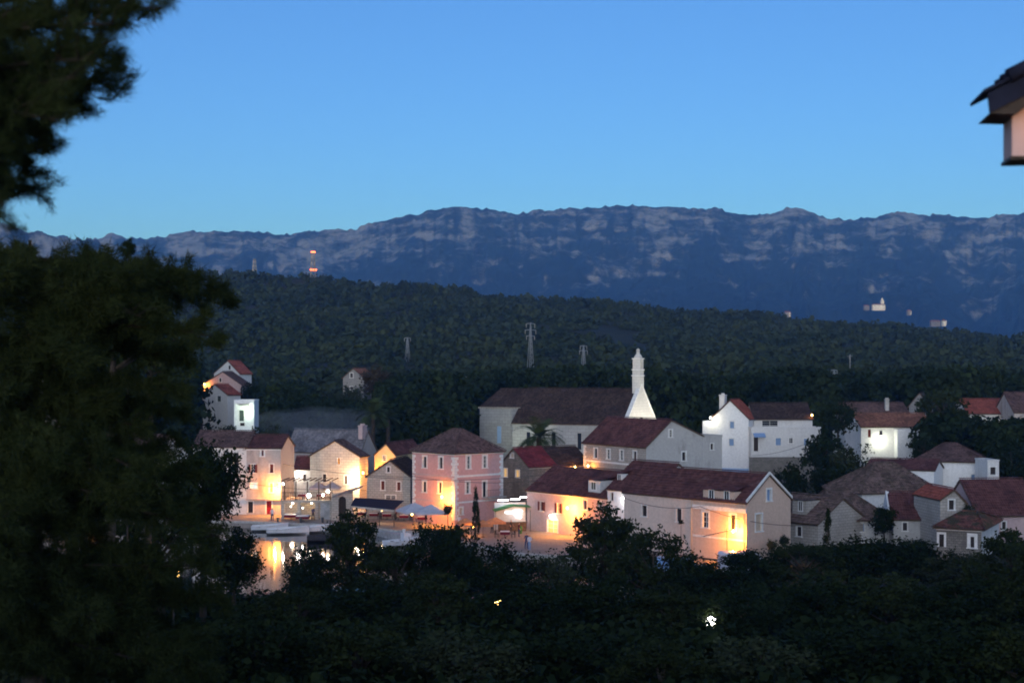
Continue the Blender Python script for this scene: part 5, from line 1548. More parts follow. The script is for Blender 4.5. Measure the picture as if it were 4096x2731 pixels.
# ------------------------------------------------------------------ people: one skinned body each
def person(loc, rot, label, top, legs, h=1.74, arm=0.12, step=0.1, hair=True):
    t = empty('person', loc, rot, label, 'person')
    k = h / 1.74
    J = [(0, 0, .93), (0, .01, 1.12), (0, .0, 1.40), (0, -.01, 1.50), (0, -.02, 1.60), (0, -.015, 1.70),
         (.10, 0, .88), (.11, -step * .5, .50), (.12, step * .4 - step, .09), (.12, -.13 - step * .6, .04),
         (-.10, 0, .88), (-.11, step * .5, .50), (-.12, step, .09), (-.12, step - .14, .04),
         (.19, 0, 1.40), (.25, -.02, 1.13), (.25, -.13 - arm, .93), (.25, -.18 - arm, .87),
         (-.19, 0, 1.40), (-.25, .03, 1.13), (-.26, -.06, .90), (-.26, -.09, .82)]
    E = [(0, 1), (1, 2), (2, 3), (3, 4), (4, 5), (0, 6), (6, 7), (7, 8), (8, 9), (0, 10), (10, 11), (11, 12), (12, 13), (2, 14), (14, 15), (15, 16), (16, 17), (2, 18), (18, 19), (19, 20), (20, 21)]
    R = [(.15, .11), (.14, .10), (.15, .10), (.055, .055), (.085, .10), (.075, .085), (.085, .09), (.06, .065), (.042, .045), (.04, .03), (.085, .09), (.06, .065), (.042, .045), (.04, .03), (.06, .06), (.043, .045), (.032, .034), (.035, .02), (.06, .06), (.043, .045), (.032, .034), (.035, .02)]
    me = bpy.data.meshes.new('body'); me.from_pydata([tuple(c * k for c in j) for j in J], E, []); me.update()
    o = bpy.data.objects.new('tmp_body', me); COL.objects.link(o)
    o.modifiers.new('s', 'SKIN'); sv = me.skin_vertices[0].data
    for i, r in enumerate(R): sv[i].radius = (r[0] * k, r[1] * k)
    sv[0].use_root = True
    o.modifiers.new('u', 'SUBSURF').levels = 1
    ev = o.evaluated_get(bpy.context.evaluated_depsgraph_get()); m2 = bpy.data.meshes.new_from_object(ev); m2.name = 'body'
    bpy.data.objects.remove(o)
    for mt in (M['skin'], M[top], M[legs], M['hair']): m2.materials.append(mt)
    for p_ in m2.polygons:
        c = p_.center / k; p_.use_smooth = True
        if c.z > 1.655 or (c.z > 1.56 and c.y > .03): p_.material_index = 3
        elif c.z > 1.47: p_.material_index = 0
        elif abs(c.x) > .225 and c.z < 1.12: p_.material_index = 0
        elif c.z > .95: p_.material_index = 1
        else: p_.material_index = 2
    b_ = link('body', m2, None, t)
    return t
person(on_ground(272.3, 520.5, .8), 0.3, 'person in white shirt standing at the quay edge by the red door', 'cloth_white', 'cloth_navy')
person(on_ground(381, 519.0, .8), 2.2, 'person in white shirt walking below the navy awning', 'cloth_white', 'cloth_dark')
person(on_ground(526.5, 548.5, .8), 0.6, 'person in navy jacket standing on the pale promenade', 'cloth_navy', 'cloth_navy', 1.82)
person(on_ground(529.5, 549.5, .8), -0.5, 'person in pale clothes beside the person in navy', 'cloth_white', 'glass_blue', 1.68)
person(on_ground(511, 533.0, .8), 1.2, 'dark dressed person standing before the bar stall', 'cloth_dark', 'cloth_dark', 1.7)

for x, y, r_, lab, a_, b_ in ((367, 517.5, 1.0, 'dark dressed person under the left end of the navy awning', 'cloth_dark', 'cloth_navy'),
    (396, 519.0, -1.2, 'person in dark red top between the navy awning and the white parasols', 'cloth_red', 'cloth_dark'),
    (426, 522.0, 2.6, 'dark dressed person between the two white parasols', 'cloth_dark', 'cloth_dark'),
    (459, 528.0, 0.4, 'person in white top walking left of the cypress', 'cloth_white', 'cloth_dark'),
    (492, 532.5, -2.0, 'person in navy top by the terracotta parasols', 'cloth_navy', 'cloth_dark'),
    (519, 536.5, 1.9, 'person in dark red top at the right end of the bar stall', 'cloth_red', 'cloth_navy'),
    (313, 519.5, 0.9, 'person in navy top strolling before the arched portal', 'cloth_navy', 'cloth_dark')):
    person(on_ground(x, y, .8), r_, lab, a_, b_, 1.70 + .01 * (x % 9))
# ------------------------------------------------------------------ vehicles half hidden by the near trees
def van(loc, rot, label, paint, L=4.6, Wd=1.85, Hh=1.95, cat='van', boxy=True, name='parked_van'):
    t = empty(name, loc, rot, label, cat)
    b_ = MB()
    if boxy: prof = [(-L / 2, .35), (L / 2 - .1, .35), (L / 2, .75), (L / 2 - .25, 1.05), (L / 2 - 1.1, Hh - .15), (L / 2 - 1.5, Hh), (-L / 2 + .15, Hh), (-L / 2, Hh - .25)]
    else: prof = [(-L / 2, .35), (L / 2 - .05, .35), (L / 2, .7), (L / 2 - 1.1, .88), (L / 2 - 1.75, Hh), (-L / 2 + 1.0, Hh), (-L / 2 + .35, .98), (-L / 2, .9)]
    b_.prism([(x, -Wd / 2, z) for x, z in prof], (0, Wd, 0)); b_.build('body', M[paint], t)
    wx0, wx1 = (-L / 2 + .5, L / 2 - 1.5) if boxy else (-L / 2 + 1.0, L / 2 - 1.75)
    for sy in (-1, 1):
        q_ = MB(); y = sy * (Wd / 2 + .004); z0, z1 = (1.15, Hh - .2) if boxy else (.95, Hh - .08)
        q_.prism([(wx0, y, z0), (wx1 + .5, y, z0), (wx1, y, z1), (wx0 + .2, y, z1)], (0, sy * .004, 0)); q_.build('side_window', M['glass'], t)
        for x in (-L * .3, L * .3):
            w_ = MB(); w_.tube([(x, sy * (Wd / 2 - .2), .32), (x, sy * (Wd / 2 + .02), .32)], .32, 14); wo = w_.build('wheel', M['rubber'], t)
            r_ = MB(); r_.tube([(x, sy * (Wd / 2 + .021), .32), (x, sy * (Wd / 2 + .03), .32)], .19, 10); r_.build('rim', M['steel'], wo)
        hl_ = MB(); hl_.box(L / 2 - .08, L / 2 + .012, sy * Wd * .36 - .14, sy * Wd * .36 + .14, .66, .8); hl_.build('headlight', M['trim'], t)
    return t
p = at(744, 556, 134); van((p.x, p.y, gz(p.x, p.y) + .02), 0.15, 'white van roof showing below the lamp of the peach house', 'car_white', Hh=2.2)
p = at(666, 549, 138); van((p.x, p.y, gz(p.x, p.y) + .02), 0.7, 'pale blue car half hidden by trees below the cream house, left one', 'car_blue', 4.0, 1.7, 1.45, 'car', False, 'parked_car')
p = at(683, 548, 137); van((p.x, p.y, gz(p.x, p.y) + .02), 0.75, 'pale blue car half hidden by trees below the cream house, right one', 'car_blue', 4.0, 1.7, 1.45, 'car', False, 'parked_car')

# ------------------------------------------------------------------ antenna, poles, cables, pylons and masts
p = at(727, 545, 139); an = empty('roof_antenna', (p.x, p.y, gz(p.x, p.y)), 0.5, 'tall rod antenna with long boom before the peach house lamp', 'antenna')
zt_ = EYE - (531 - HOR) / FPX * 139 - an.location.z
b_ = MB(); b_.tube([(0, 0, 0), (0, 0, zt_ + .35)], .035, 6); b_.build('mast', M['iron'], an)
b_ = MB(); b_.tube([(-2.6, .4, zt_ - .35), (0.6, -.1, zt_ + .15)], .03, 5)
bo_ = b_.build('boom', M['iron'], an)
for k in range(7):
    q_ = MB(); f = k / 6; c = Vector((-2.6 + 3.0 * f, .4 - .5 * f, zt_ - .35 + .45 * f)); q_.tube([c + Vector((0, -.3, 0)), c + Vector((0, .3, 0))], .012, 4); q_.build('element', M['iron'], bo_)

def cable(p0, p1, sag, label, r=.028):
    p0 = Vector(p0); p1 = Vector(p1); b_ = MB()
    b_.tube([p0 + (p1 - p0) * (i / 14) - Vector((0, 0, sag * 4 * (i / 14) * (1 - i / 14))) for i in range(15)], r, 4)
    return tag(b_.build('overhead_cable', M['iron']), label, 'cable', 'overhead cables')
cable(at(225, 479, 184), at(366, 489.5, 184), .5, 'overhead cable crossing the row houses and the lamplit stone house')
cable(at(283, 463.5, 186), at(412, 476.5, 177), .4, 'overhead cable from the row house gable to the pink house')
cable(at(366, 476, 178), at(596, 467, 176), .9, 'longest overhead cable sagging across the pink house front')
cable(at(412, 475.5, 177), at(540, 480, 168), .5, 'overhead cable from the pink house to the lamplit pink house roof')
cable(at(624, 497, 151.5), at(700, 505.8, 143.5), .55, 'overhead cable drooping along the cream row house')
cable(at(700, 505.8, 143.5), at(816, 524, 141), .7, 'overhead cable drooping across the peach house to the low stone house')
cable(at(752, 455, 222), at(806, 443, 222), .4, 'thin cable slanting across the white terrace house')

def pylon(x, y0, y1, Y, label, w=3.0, arms=((.93, 3.2), (.80, 4.2), (.68, 3.2))):
    p = at(x, y1, Y); h = (y1 - y0) / FPX * Y
    t = empty('power_pylon', (p.x, p.y, p.z), 0.5, label, 'pylon', 'power pylons')
    legs = []
    for sx, sy in ((-1, -1), (1, -1), (1, 1), (-1, 1)):
        b_ = MB(); b_.tube([(sx * w / 2, sy * w / 2, -4), (sx * .25, sy * .25, h * .75), (0.05 * sx, 0.05 * sy, h)], [.12, .10, .08], 4); b_.build('leg', M['steel'], t)
    for k in range(9):
        f = k / 9; f2 = (k + 1) / 9; r0 = w / 2 + (.25 - w / 2) * min(1, f / .75); r1 = w / 2 + (.25 - w / 2) * min(1, f2 / .75)
        b_ = MB()
        b_.tube([(-r0, -r0, h * f), (r1, -r1, h * f2)], .07, 3); b_.build('brace', M['steel'], t)
        b_ = MB(); b_.tube([(r0, -r0, h * f), (-r1, -r1, h * f2)], .07, 3); b_.build('brace', M['steel'], t)
    for f, aw2 in arms:
        b_ = MB(); b_.tube([(-aw2, 0, h * f + .3), (0, 0, h * f + .5), (aw2, 0, h * f + .3)], .12, 4); ao = b_.build('cross_arm', M['steel'], t)
        for sx in (-1, 1):
            q_ = MB(); q_.tube([(sx * aw2 * .95, 0, h * f + .25), (sx * aw2 * .95, 0, h * f - .9)], .09, 4); q_.build('insulator', M['trim_grey'], ao)
    return t
pylon(530.5, 322, 371, 440, 'tallest grey lattice power pylon above the church roof', 1.9, ((.95, 1.6), (.82, 2.0), (.70, 1.5)))
pylon(583.5, 345.5, 369, 450, 'shorter lattice power pylon left of the bell gable', 1.5, ((.95, 1.3), (.75, 1.5)))
pylon(407.5, 337, 353, 500, 'faint small power pylon in the middle of the wooded slope', 1.5, ((.9, 1.2),))
pylon(834, 370, 384, 400, 'small pylon standing above the dark trees behind the white terrace house', 1.0, ((.92, 1.2), (.7, 1.2)))

def radio_mast(x, y0, y1, Y, label, lights, w=3.4):
    p = at(x, y1, Y); h = (y1 - y0) / FPX * Y
    t = empty('radio_mast', (p.x, p.y, p.z), 0.3, label, 'mast')
    nb = 7
    for k in range(nb):
        z0, z1 = h * k / nb - (6 if k == 0 else 0), h * (k + 1) / nb; r0 = w / 2 * (1 - .6 * k / nb)
        b_ = MB()
        for sx, sy in ((-1, -1), (1, -1), (1, 1), (-1, 1)):
            b_.tube([(sx * r0, sy * r0, z0), (sx * r0 * .9, sy * r0 * .9, z1)], .22, 4)
        for k2 in range(2):
            b_.tube([(-r0, -r0, z0 + (z1 - z0) * k2 / 2), (r0, -r0, z0 + (z1 - z0) * (k2 + 1) / 2)], .15, 3)
            b_.tube([(r0, -r0, z0 + (z1 - z0) * k2 / 2), (-r0, -r0, z0 + (z1 - z0) * (k2 + 1) / 2)], .15, 3)
        b_.build('lattice_section', M['steel' if k % 2 == 0 else 'trim_grey'], t)['kind'] = 'stuff'
    for y in lights:
        z = (y1 - y) / FPX * Y; r0 = w / 2 * (1 - .6 * z / h)
        b_ = MB(); b_.box(-r0 - .4, r0 + .4, -r0 - .4, r0 + .4, z - .35, z - .15); po_ = b_.build('platform', M['steel'], t)
        for sx in (-1, 0, 1):
            q_ = MB(); q_.lathe([(.2, z - .15), (.5, z + .05), (.5, z + .45), (.2, z + .7)], 8, (sx * (r0 + .2), -r0 - .3, 0)); q_.build('beacon', M['bulb_red'], po_)
    return t
radio_mast(313, 250.5, 276, 895, 'tall pale lattice radio mast with two rows of red beacons on the ridge', (252.2, 270.0), 3.2)
radio_mast(254.5, 258.5, 273, 905, 'smaller unlit radio mast left of the beacon mast on the ridge', (), 2.8)

def utility_pole(x, y0, y1, Y, label):
    p = at(x, y1, Y); h = (y1 - y0) / FPX * Y; t = empty('utility_pole', (p.x, p.y, p.z - .5), 0.2, label, 'utility pole', 'utility poles')
    b_ = MB(); b_.tube([(0, 0, 0), (0, 0, h + .5)], [.13, .09], 6); b_.build('post', M['concrete'], t)
    b_ = MB(); b_.box(-.8, .8, -.05, .05, h - .1, h + .02); b_.build('cross_arm', M['steel'], t)
    return t
utility_pole(465, 374, 394, 330, 'pale utility pole among the dark trees left of the church')
utility_pole(850, 354, 366, 420, 'pale utility pole on the wooded slope at the right')

# garden wall and lit lawn by the porch lamp
lw = MB(); _p = tl.M
for k in range(14):
    for j in range(3):
        pass
g_ = np.random.default_rng(3); n = 2600
u = g_.uniform(-1, 8.5, n); v_ = g_.uniform(-7.5, -1.8, n)
P = np.array([list(tl.M @ Vector((a, b, 0))) for a, b in zip(u, v_)]); P[:, 2] = ground_z(P[:, 0], P[:, 1])
hh = g_.uniform(.15, .5, n); an_ = g_.uniform(0, 6.28, n); dx = np.cos(an_) * .05; dy = np.sin(an_) * .05
V = np.stack([P + np.stack([-dx, -dy, 0 * dx], 1), P + np.stack([dx, dy, 0 * dx], 1), P + np.stack([dy * 3, dx * 3, hh], 1)], 1).reshape(-1, 3)
tag(link('lawn_grass', np_mesh('lawn_grass', V, np.arange(len(V)).reshape(-1, 3)), M['grass']), kind='stuff')

# ------------------------------------------------------------------ next door house corner at the upper right
YN = 14.0
nx = empty('neighbour_house', at(1012, 156, YN), math.radians(-8), 'corner of the next house with dark tiled verge and overhanging bay at the right edge', 'house')
def nq(x, y): return Vector(((x - 1012) / FPX * YN, 0, (156 - y) / FPX * YN))
b_ = MB(); b_.box(0, 3.6, 0, 0.42, 0, 0.56); b_.prism([(0, 0, .56), (3.6, 0, .56), (3.6, 0, 2.2)], (0, 0.42, 0)); b_.build('bay_wall', M['pale_pink'], nx)
b_ = MB(); b_.box(2.6, 5.6, 0.42, 5.0, -6.5, 1.0); b_.build('wall', M['cream'], nx)
b_ = MB(); b_.prism([nq(1011.5, 156.2), nq(1024, 159.8), nq(1080, 172), nq(1080, 156.2)], (0, -0.03, 0)); b_.box(-0.02, 3.6, -0.01, 0.44, -0.035, -0.002); b_.build('bay_sill', M['door_dark'], nx)['kind'] = 'stuff'
sv = Vector((0.9, 0, 0.44)).normalized()
t0 = nq(983.5, 96.5) + Vector((0, -0.22, 0))
b_ = MB(); b_.prism([t0 + Vector((.01, 0, 0)), t0 + sv * 4.2, t0 + sv * 4.2 - Vector((0, 0, .21)), t0 + Vector((.03, 0, -.19))], (0, 0.04, 0)); b_.build('verge_board', M['eave_dark'], nx)
b_ = MB(); b_.prism([t0 + Vector((.03, .041, -.19)), nq(1012, 117) + Vector((0, -.179, 0)), nq(1040, 96) + Vector((0, -.179, 0)), t0 + Vector((.30, .041, -.03))], (0, 0.6, 0)); b_.build('boxed_eave', M['door_dark'], nx)
b_ = MB(); b_.prism([t0 + Vector((-.03, -.03, 0)), t0 + sv * 4.2 + Vector((-.03, -.03, 0)), t0 + sv * 4.2 + Vector((-.03, -.03, .035)), t0 + Vector((-.03, -.03, .035))], (0, 0.75, 0)); b_.build('roof', M['eave_dark'], nx)
nv = Vector((-sv.z, 0, sv.x))
for k in range(9):
    for j in range(3):
        o = t0 + sv * (k * .31 + (.22 if k else .245)) + nv * (.05 + .012 * k % .02) + Vector((0, -.02 + j * .26, 0))
        q_ = MB(); q_.tube([o, o + sv * .37 + nv * .012], [.072, .062], 8); q_.build('roof_tile', M['eave_dark'], nx)
wall_lamp(nx.matrix_basis @ Vector((0.34, -0.32, 0.50)), (0, -1, 0), 0.7, (1.0, 0.38, 0.06), 'small orange lamp under the verge of the next house', 'lit_orange', arm=.25)

# ------------------------------------------------------------------ thin smoke drifting over the grey roof
sm = bmesh.new(); bmesh.ops.create_icosphere(sm, subdivisions=3, radius=1.0)
for v in sm.verts:
    n_ = mnoise.noise(v.co * 1.7); v.co = v.co * (1 + .35 * n_)
me = bpy.data.meshes.new('smoke'); sm.to_mesh(me); sm.free()
m = bpy.data.materials.new('thin_smoke'); m.use_nodes = True; nt = m.node_tree; nt.nodes.remove(nt.nodes['Principled BSDF'])
pv = nt.nodes.new('ShaderNodeVolumePrincipled'); pv.inputs['Color'].default_value = (0.75, 0.8, 0.95, 1); pv.inputs['Absorption Color'].default_value = (1, 1, 1, 1); pv.inputs['Density'].default_value = 0.011
nt.links.new(pv.outputs[0], nt.nodes['Material Output'].inputs['Volume'])
so = tag(link('smoke', me, m), kind='stuff'); so.location = at(326, 424, 236); so.scale = (11, 8.0, 3.0); so.rotation_euler = (0, 0.05, 0)
# ------------------------------------------------------------------ trees
def clump_mesh(name, kind, n, leaf, seed):
    """a crown of many leaf faces gathered in clumps: unit size, base at z = 0, height 1, radius about 0.5"""
    g = np.random.default_rng(seed)
    if kind == 'cypress':
        k = 60; h = g.random(k) ** 0.8; rad = 0.30 * np.sin(np.clip((1 - h) * 1.25 + .05, 0, 1) * np.pi / 2) * (0.55 + .45 * g.random(k)); a = g.random(k) * 6.283
        C = np.stack([rad * np.cos(a), rad * np.sin(a), 0.04 + h * 0.90], 1); R = 0.07 + 0.07 * g.random(k) * (1 - h * .5)
    elif kind == 'pine':
        k = 64; h = g.random(k); lay = np.round(h * 6) / 6 + g.normal(size=k) * 0.02
        rad = (0.52 * (1 - lay) ** 0.55 + 0.04) * np.sqrt(0.15 + .85 * g.random(k)); a = g.random(k) * 6.283
        C = np.stack([rad * np.cos(a), rad * np.sin(a), 0.18 + lay * 0.76], 1); R = 0.08 + 0.08 * g.random(k)
    elif kind == 'spread':
        k = 52; a = g.random(k) * 6.283; u = g.random(k); z = u ** 0.8
        rad = 0.50 * np.sqrt(np.clip(1 - (z - .35) ** 2 / .55, 0.02, 1)) * np.sqrt(g.random(k) * .75 + .25)
        C = np.stack([rad * np.cos(a), rad * np.sin(a), 0.16 + z * 0.70], 1); R = 0.10 + 0.09 * g.random(k)
    else:  # broad
        k = 48; d = g.normal(size=(k, 3)); d /= np.linalg.norm(d, axis=1, keepdims=True)
        rr = (0.55 + .45 * g.random((k, 1))) * (1 + .18 * g.normal(size=(k, 1)))
        C = d * rr * np.array([.40, .40, .36]) + np.array([0, 0, .54]); C[:, 2] = np.maximum(C[:, 2], .14); R = 0.11 + 0.09 * g.random(k)
    # outline irregularity
    C[:, :2] *= (1 + .16 * np.sin(3 * np.arctan2(C[:, 1], C[:, 0]) + seed))[:, None]
    m_ = n // k
    d = g.normal(size=(k, m_, 3)); d /= np.linalg.norm(d, axis=2, keepdims=True)
    sq = .62 if kind in ('pine', 'spread') else .85
    r = (g.random((k, m_, 1)) ** .45) * (1 + .25 * g.normal(size=(k, m_, 1)))
    c = d * r * R[:, None, None] * np.array([1, 1, sq]) + C[:, None, :]
    nrm = d * .6 + g.normal(size=d.shape); nrm /= np.linalg.norm(nrm, axis=2, keepdims=True)
    a_ = np.cross(nrm, g.normal(size=d.shape)); a_ /= np.linalg.norm(a_, axis=2, keepdims=True); b_ = np.cross(nrm, a_)
    s = leaf * (.5 + g.random((k, m_, 1)))
    V = np.stack([c - a_ * s * .5 - b_ * s, c + a_ * s * .6, c + b_ * s, c - a_ * s * .6], 2).reshape(-1, 3)
    return np_mesh(name, V, np.arange(len(V)).reshape(-1, 4)), C

def trunk_mesh(name, C, seed, r=0.035, fork=0.30):
    """tapered trunk with limbs reaching into the clumps (unit tree)"""
    g = random.Random(seed); mb = MB()
    pts = [Vector((0, 0, -.06))]; p = Vector((0, 0, -.06))
    for i in range(6):
        p = p + Vector((g.uniform(-.012, .012), g.uniform(-.012, .012), .13)); pts.append(p.copy())
    mb.tube(pts, [r * (1.25 if i == 0 else 1 - .13 * i) for i in range(7)], 7)
    idx = list(range(len(C))); g.shuffle(idx)
    for i in idx[:16]:
        c = Vector(C[i]); zz = max(.16, min(.62, c.z * .55 + g.uniform(-.05, .05))); k = int((zz + .06) / .13); k = max(0, min(5, k))
        b0 = pts[k].lerp(pts[k + 1], ((zz + .06) / .13) % 1.0)
        mid = b0.lerp(c, .5) + Vector((0, 0, g.uniform(-.03, .05)))
        mb.tube([b0, mid, c], [r * .42, r * .28, r * .08], 5)
    return mb.mesh(name)

CROWN = {}
def crowns(kind, n, leaf, seeds, key, mat, r=.035):
    for sd in seeds:
        me, C = clump_mesh('crown', kind, n, leaf, sd); me.materials.append(M[mat])
        tm = trunk_mesh('trunk', C, sd, r); tm.materials.append(M['bark'])
        CROWN.setdefault(key, []).append((me, tm))
crowns('broad', 9000, .020, (1, 2, 3), 'near_broad', 'leaf_dark')
crowns('spread', 9000, .019, (4, 5), 'near_spread', 'leaf_pine')
crowns('pine', 9500, .018, (6, 7, 8), 'near_pine', 'leaf_pine')
crowns('broad', 7000, .021, (9, 10), 'near_olive', 'leaf_olive')
crowns('broad', 2600, .034, (11, 12, 13, 14), 'mid_broad', 'leaf_dark')
crowns('spread', 2600, .034, (15, 16), 'mid_spread', 'leaf_pine')
crowns('cypress', 3600, .022, (17, 18), 'cypress', 'leaf_dark', .02)
crowns('broad', 2600, .034, (19,), 'mid_brown', 'leaf_brown')
crowns('broad', 2600, .034, (20, 21), 'mid_olive', 'leaf_olive')

_tn = [0]; STEM = []
def tree(x, ytop, Y, w, key, name, label, base=None, group=None, cat='tree', hmin=2.5):
    """tree whose top is seen at (x, ytop), w frame pixels wide, Y metres away, standing on the ground there"""
    p = at(x, ytop, Y); zb = gz(p.x, p.y) if base is None else base
    h = max(hmin, p.z - zb) * 1.03; wd = w / FPX * Y
    _tn[0] += 1; v = CROWN[key][_tn[0] % len(CROWN[key])]
    t = empty(name, (p.x, p.y, zb - .05), rnd.uniform(0, 6.28), label, cat, group)
    chh = h if key == 'cypress' else min(h, 1.15 * wd)
    for nm, me in (('crown', v[0]), ('trunk', v[1])):
        o = link(nm, me, None, t); o.scale = (wd, wd, chh); o.location = (0, 0, h - chh)
    if h - chh > .3:
        if not STEM:
            mb = MB(); mb.tube([(0, 0, -.05), (.03, 0, .4), (0, .02, .75), (0, 0, 1.0)], [.05, .042, .038, .034], 8); STEM.append(mb.mesh('lower_trunk')); STEM[0].materials.append(M['bark'])
        o = link('lower_trunk', STEM[0], None, t); o.scale = (wd, wd, h - chh)
    return t

# --- near belt of trees below the viewer, tops against the town
G1 = 'trees along the near shore'
for x, y, Y, w, key, nm, lab in (
    (350, 512, 108, 84, 'near_pine', 'pine_tree', 'bushy pine whose tip covers the quay below the navy awning'),
    (310, 550, 104, 66, 'near_broad', 'leafy_tree', 'round dark tree just right of the lamp reflections in the water'),
    (398, 540, 106, 80, 'near_spread', 'pine_tree', 'spreading pine in front of the concrete pier'),
    (446, 520, 112, 84, 'near_broad', 'leafy_tree', 'broad dark tree in front of the white parasols'),
    (500, 545, 108, 80, 'near_broad', 'leafy_tree', 'dark rounded tree below the bar stall'),
    (548, 553, 110, 76, 'near_olive', 'leafy_tree', 'greyish leafy tree below the two people on the promenade'),
    (606, 506, 118, 98, 'near_pine', 'pine_tree', 'tall layered pine hiding the foot of the lamplit pink house'),
    (652, 526, 114, 84, 'near_spread', 'pine_tree', 'spreading pine below the cream row house'),
    (700, 554, 112, 84, 'near_broad', 'leafy_tree', 'dark tree below the pale blue cars'),
    (758, 547, 120, 80, 'near_broad', 'leafy_tree', 'dark tree below the white van'),
    (806, 540, 118, 78, 'near_spread', 'pine_tree', 'spreading pine below the low pink stone house'),
    (858, 533, 120, 84, 'near_broad', 'leafy_tree', 'dark tree hiding the doors of the white house under the old roof'),
    (912, 536, 118, 82, 'near_broad', 'leafy_tree', 'dark tree below the maroon roofed house'),
    (962, 552, 112, 82, 'near_olive', 'leafy_tree', 'greyish tree below the mossy roofed rubble house'),
    (1010, 530, 100, 92, 'near_pine', 'pine_tree', 'black pine at the right edge below the long red roof'),
    (1050, 545, 104, 90, 'near_broad', 'leafy_tree', 'dark tree cut by the right edge'),
): tree(x, y, Y, w, key, nm, lab, group=G1)
G2 = 'second row of trees below the viewer'
for x, y, Y, w, key, nm, lab in (
    (300, 585, 84, 92, 'near_spread', 'pine_tree', 'pine below the round dark tree beside the reflections'),
    (372, 576, 86, 100, 'near_broad', 'leafy_tree', 'second row dark tree under the pier pine'),
    (440, 572, 84, 96, 'near_pine', 'pine_tree', 'second row pine left of the orange glint'),
    (522, 582, 82, 104, 'near_broad', 'leafy_tree', 'second row dark tree wrapped round the orange glint'),
    (596, 570, 86, 100, 'near_broad', 'leafy_tree', 'second row dark tree under the tall layered pine'),
    (672, 584, 84, 100, 'near_pine', 'pine_tree', 'second row pine left of the yellowish glint'),
    (742, 588, 80, 96, 'near_broad', 'leafy_tree', 'second row dark tree right of the yellowish glint'),
    (816, 574, 86, 104, 'near_broad', 'leafy_tree', 'second row dark tree under the pink stone house pine'),
    (890, 572, 86, 100, 'near_spread', 'pine_tree', 'second row spreading pine below the maroon roof'),
    (962, 580, 84, 100, 'near_broad', 'leafy_tree', 'second row dark tree near the right edge'),
    (1030, 574, 80, 100, 'near_pine', 'pine_tree', 'second row pine cut by the right edge'),
): tree(x, y, Y, w, key, nm, lab, group=G2)
G3 = 'lowest trees directly below the viewer'
for x, y, Y, w, key, nm, lab in (
    (262, 612, 56, 130, 'near_broad', 'leafy_tree', 'lowest dark tree under the lamp reflections'),
    (362, 622, 58, 140, 'near_spread', 'pine_tree', 'lowest spreading pine left of the middle'),
    (462, 632, 56, 140, 'near_olive', 'leafy_tree', 'lowest greyish tree under the orange glint'),
    (566, 628, 58, 140, 'near_broad', 'leafy_tree', 'lowest dark tree in the middle'),
    (660, 640, 54, 140, 'near_pine', 'pine_tree', 'lowest pine under the yellowish glint'),
    (764, 634, 56, 140, 'near_olive', 'leafy_tree', 'lowest greyish tree right of the yellowish glint'),
    (862, 626, 58, 140, 'near_broad', 'leafy_tree', 'lowest dark tree under the right cluster of roofs'),
    (960, 630, 54, 140, 'near_broad', 'leafy_tree', 'lowest dark tree near the right edge'),
    (1046, 620, 52, 130, 'near_spread', 'pine_tree', 'lowest pine cut by the right edge'),
    (160, 622, 52, 130, 'near_broad', 'leafy_tree', 'lowest dark tree under the big pine'),
    (52, 628, 50, 130, 'near_olive', 'leafy_tree', 'lowest greyish tree in the left corner'),
): tree(x, y, Y, w, key, nm, lab, group=G3)
# --- tall dark trees at the left, behind the big near pine
for x, y, Y, w, key, nm, lab in (
    (112, 268, 66, 120, 'near_spread', 'pine_tree', 'tall spreading pine at the left reaching above the wooded ridge'),
    (150, 292, 70, 96, 'near_pine', 'pine_tree', 'tall pine at the left with ragged right outline'),
    (128, 250, 74, 20, 'near_broad', 'leafy_tree', 'narrow tree top standing up alone above the left skyline'),
    (205, 436, 84, 92, 'near_broad', 'leafy_tree', 'dark tree covering the left end of the white row house'),
    (160, 470, 80, 120, 'near_pine', 'pine_tree', 'pine in front of the left quay'),
    (234, 528, 92, 66, 'near_broad', 'leafy_tree', 'dark tree at the left end of the water'),
    (96, 530, 70, 120, 'near_broad', 'leafy_tree', 'dark tree below the orange lights at the left'),
): tree(x, y, Y, w, key, nm, lab, group='dark trees at the left')

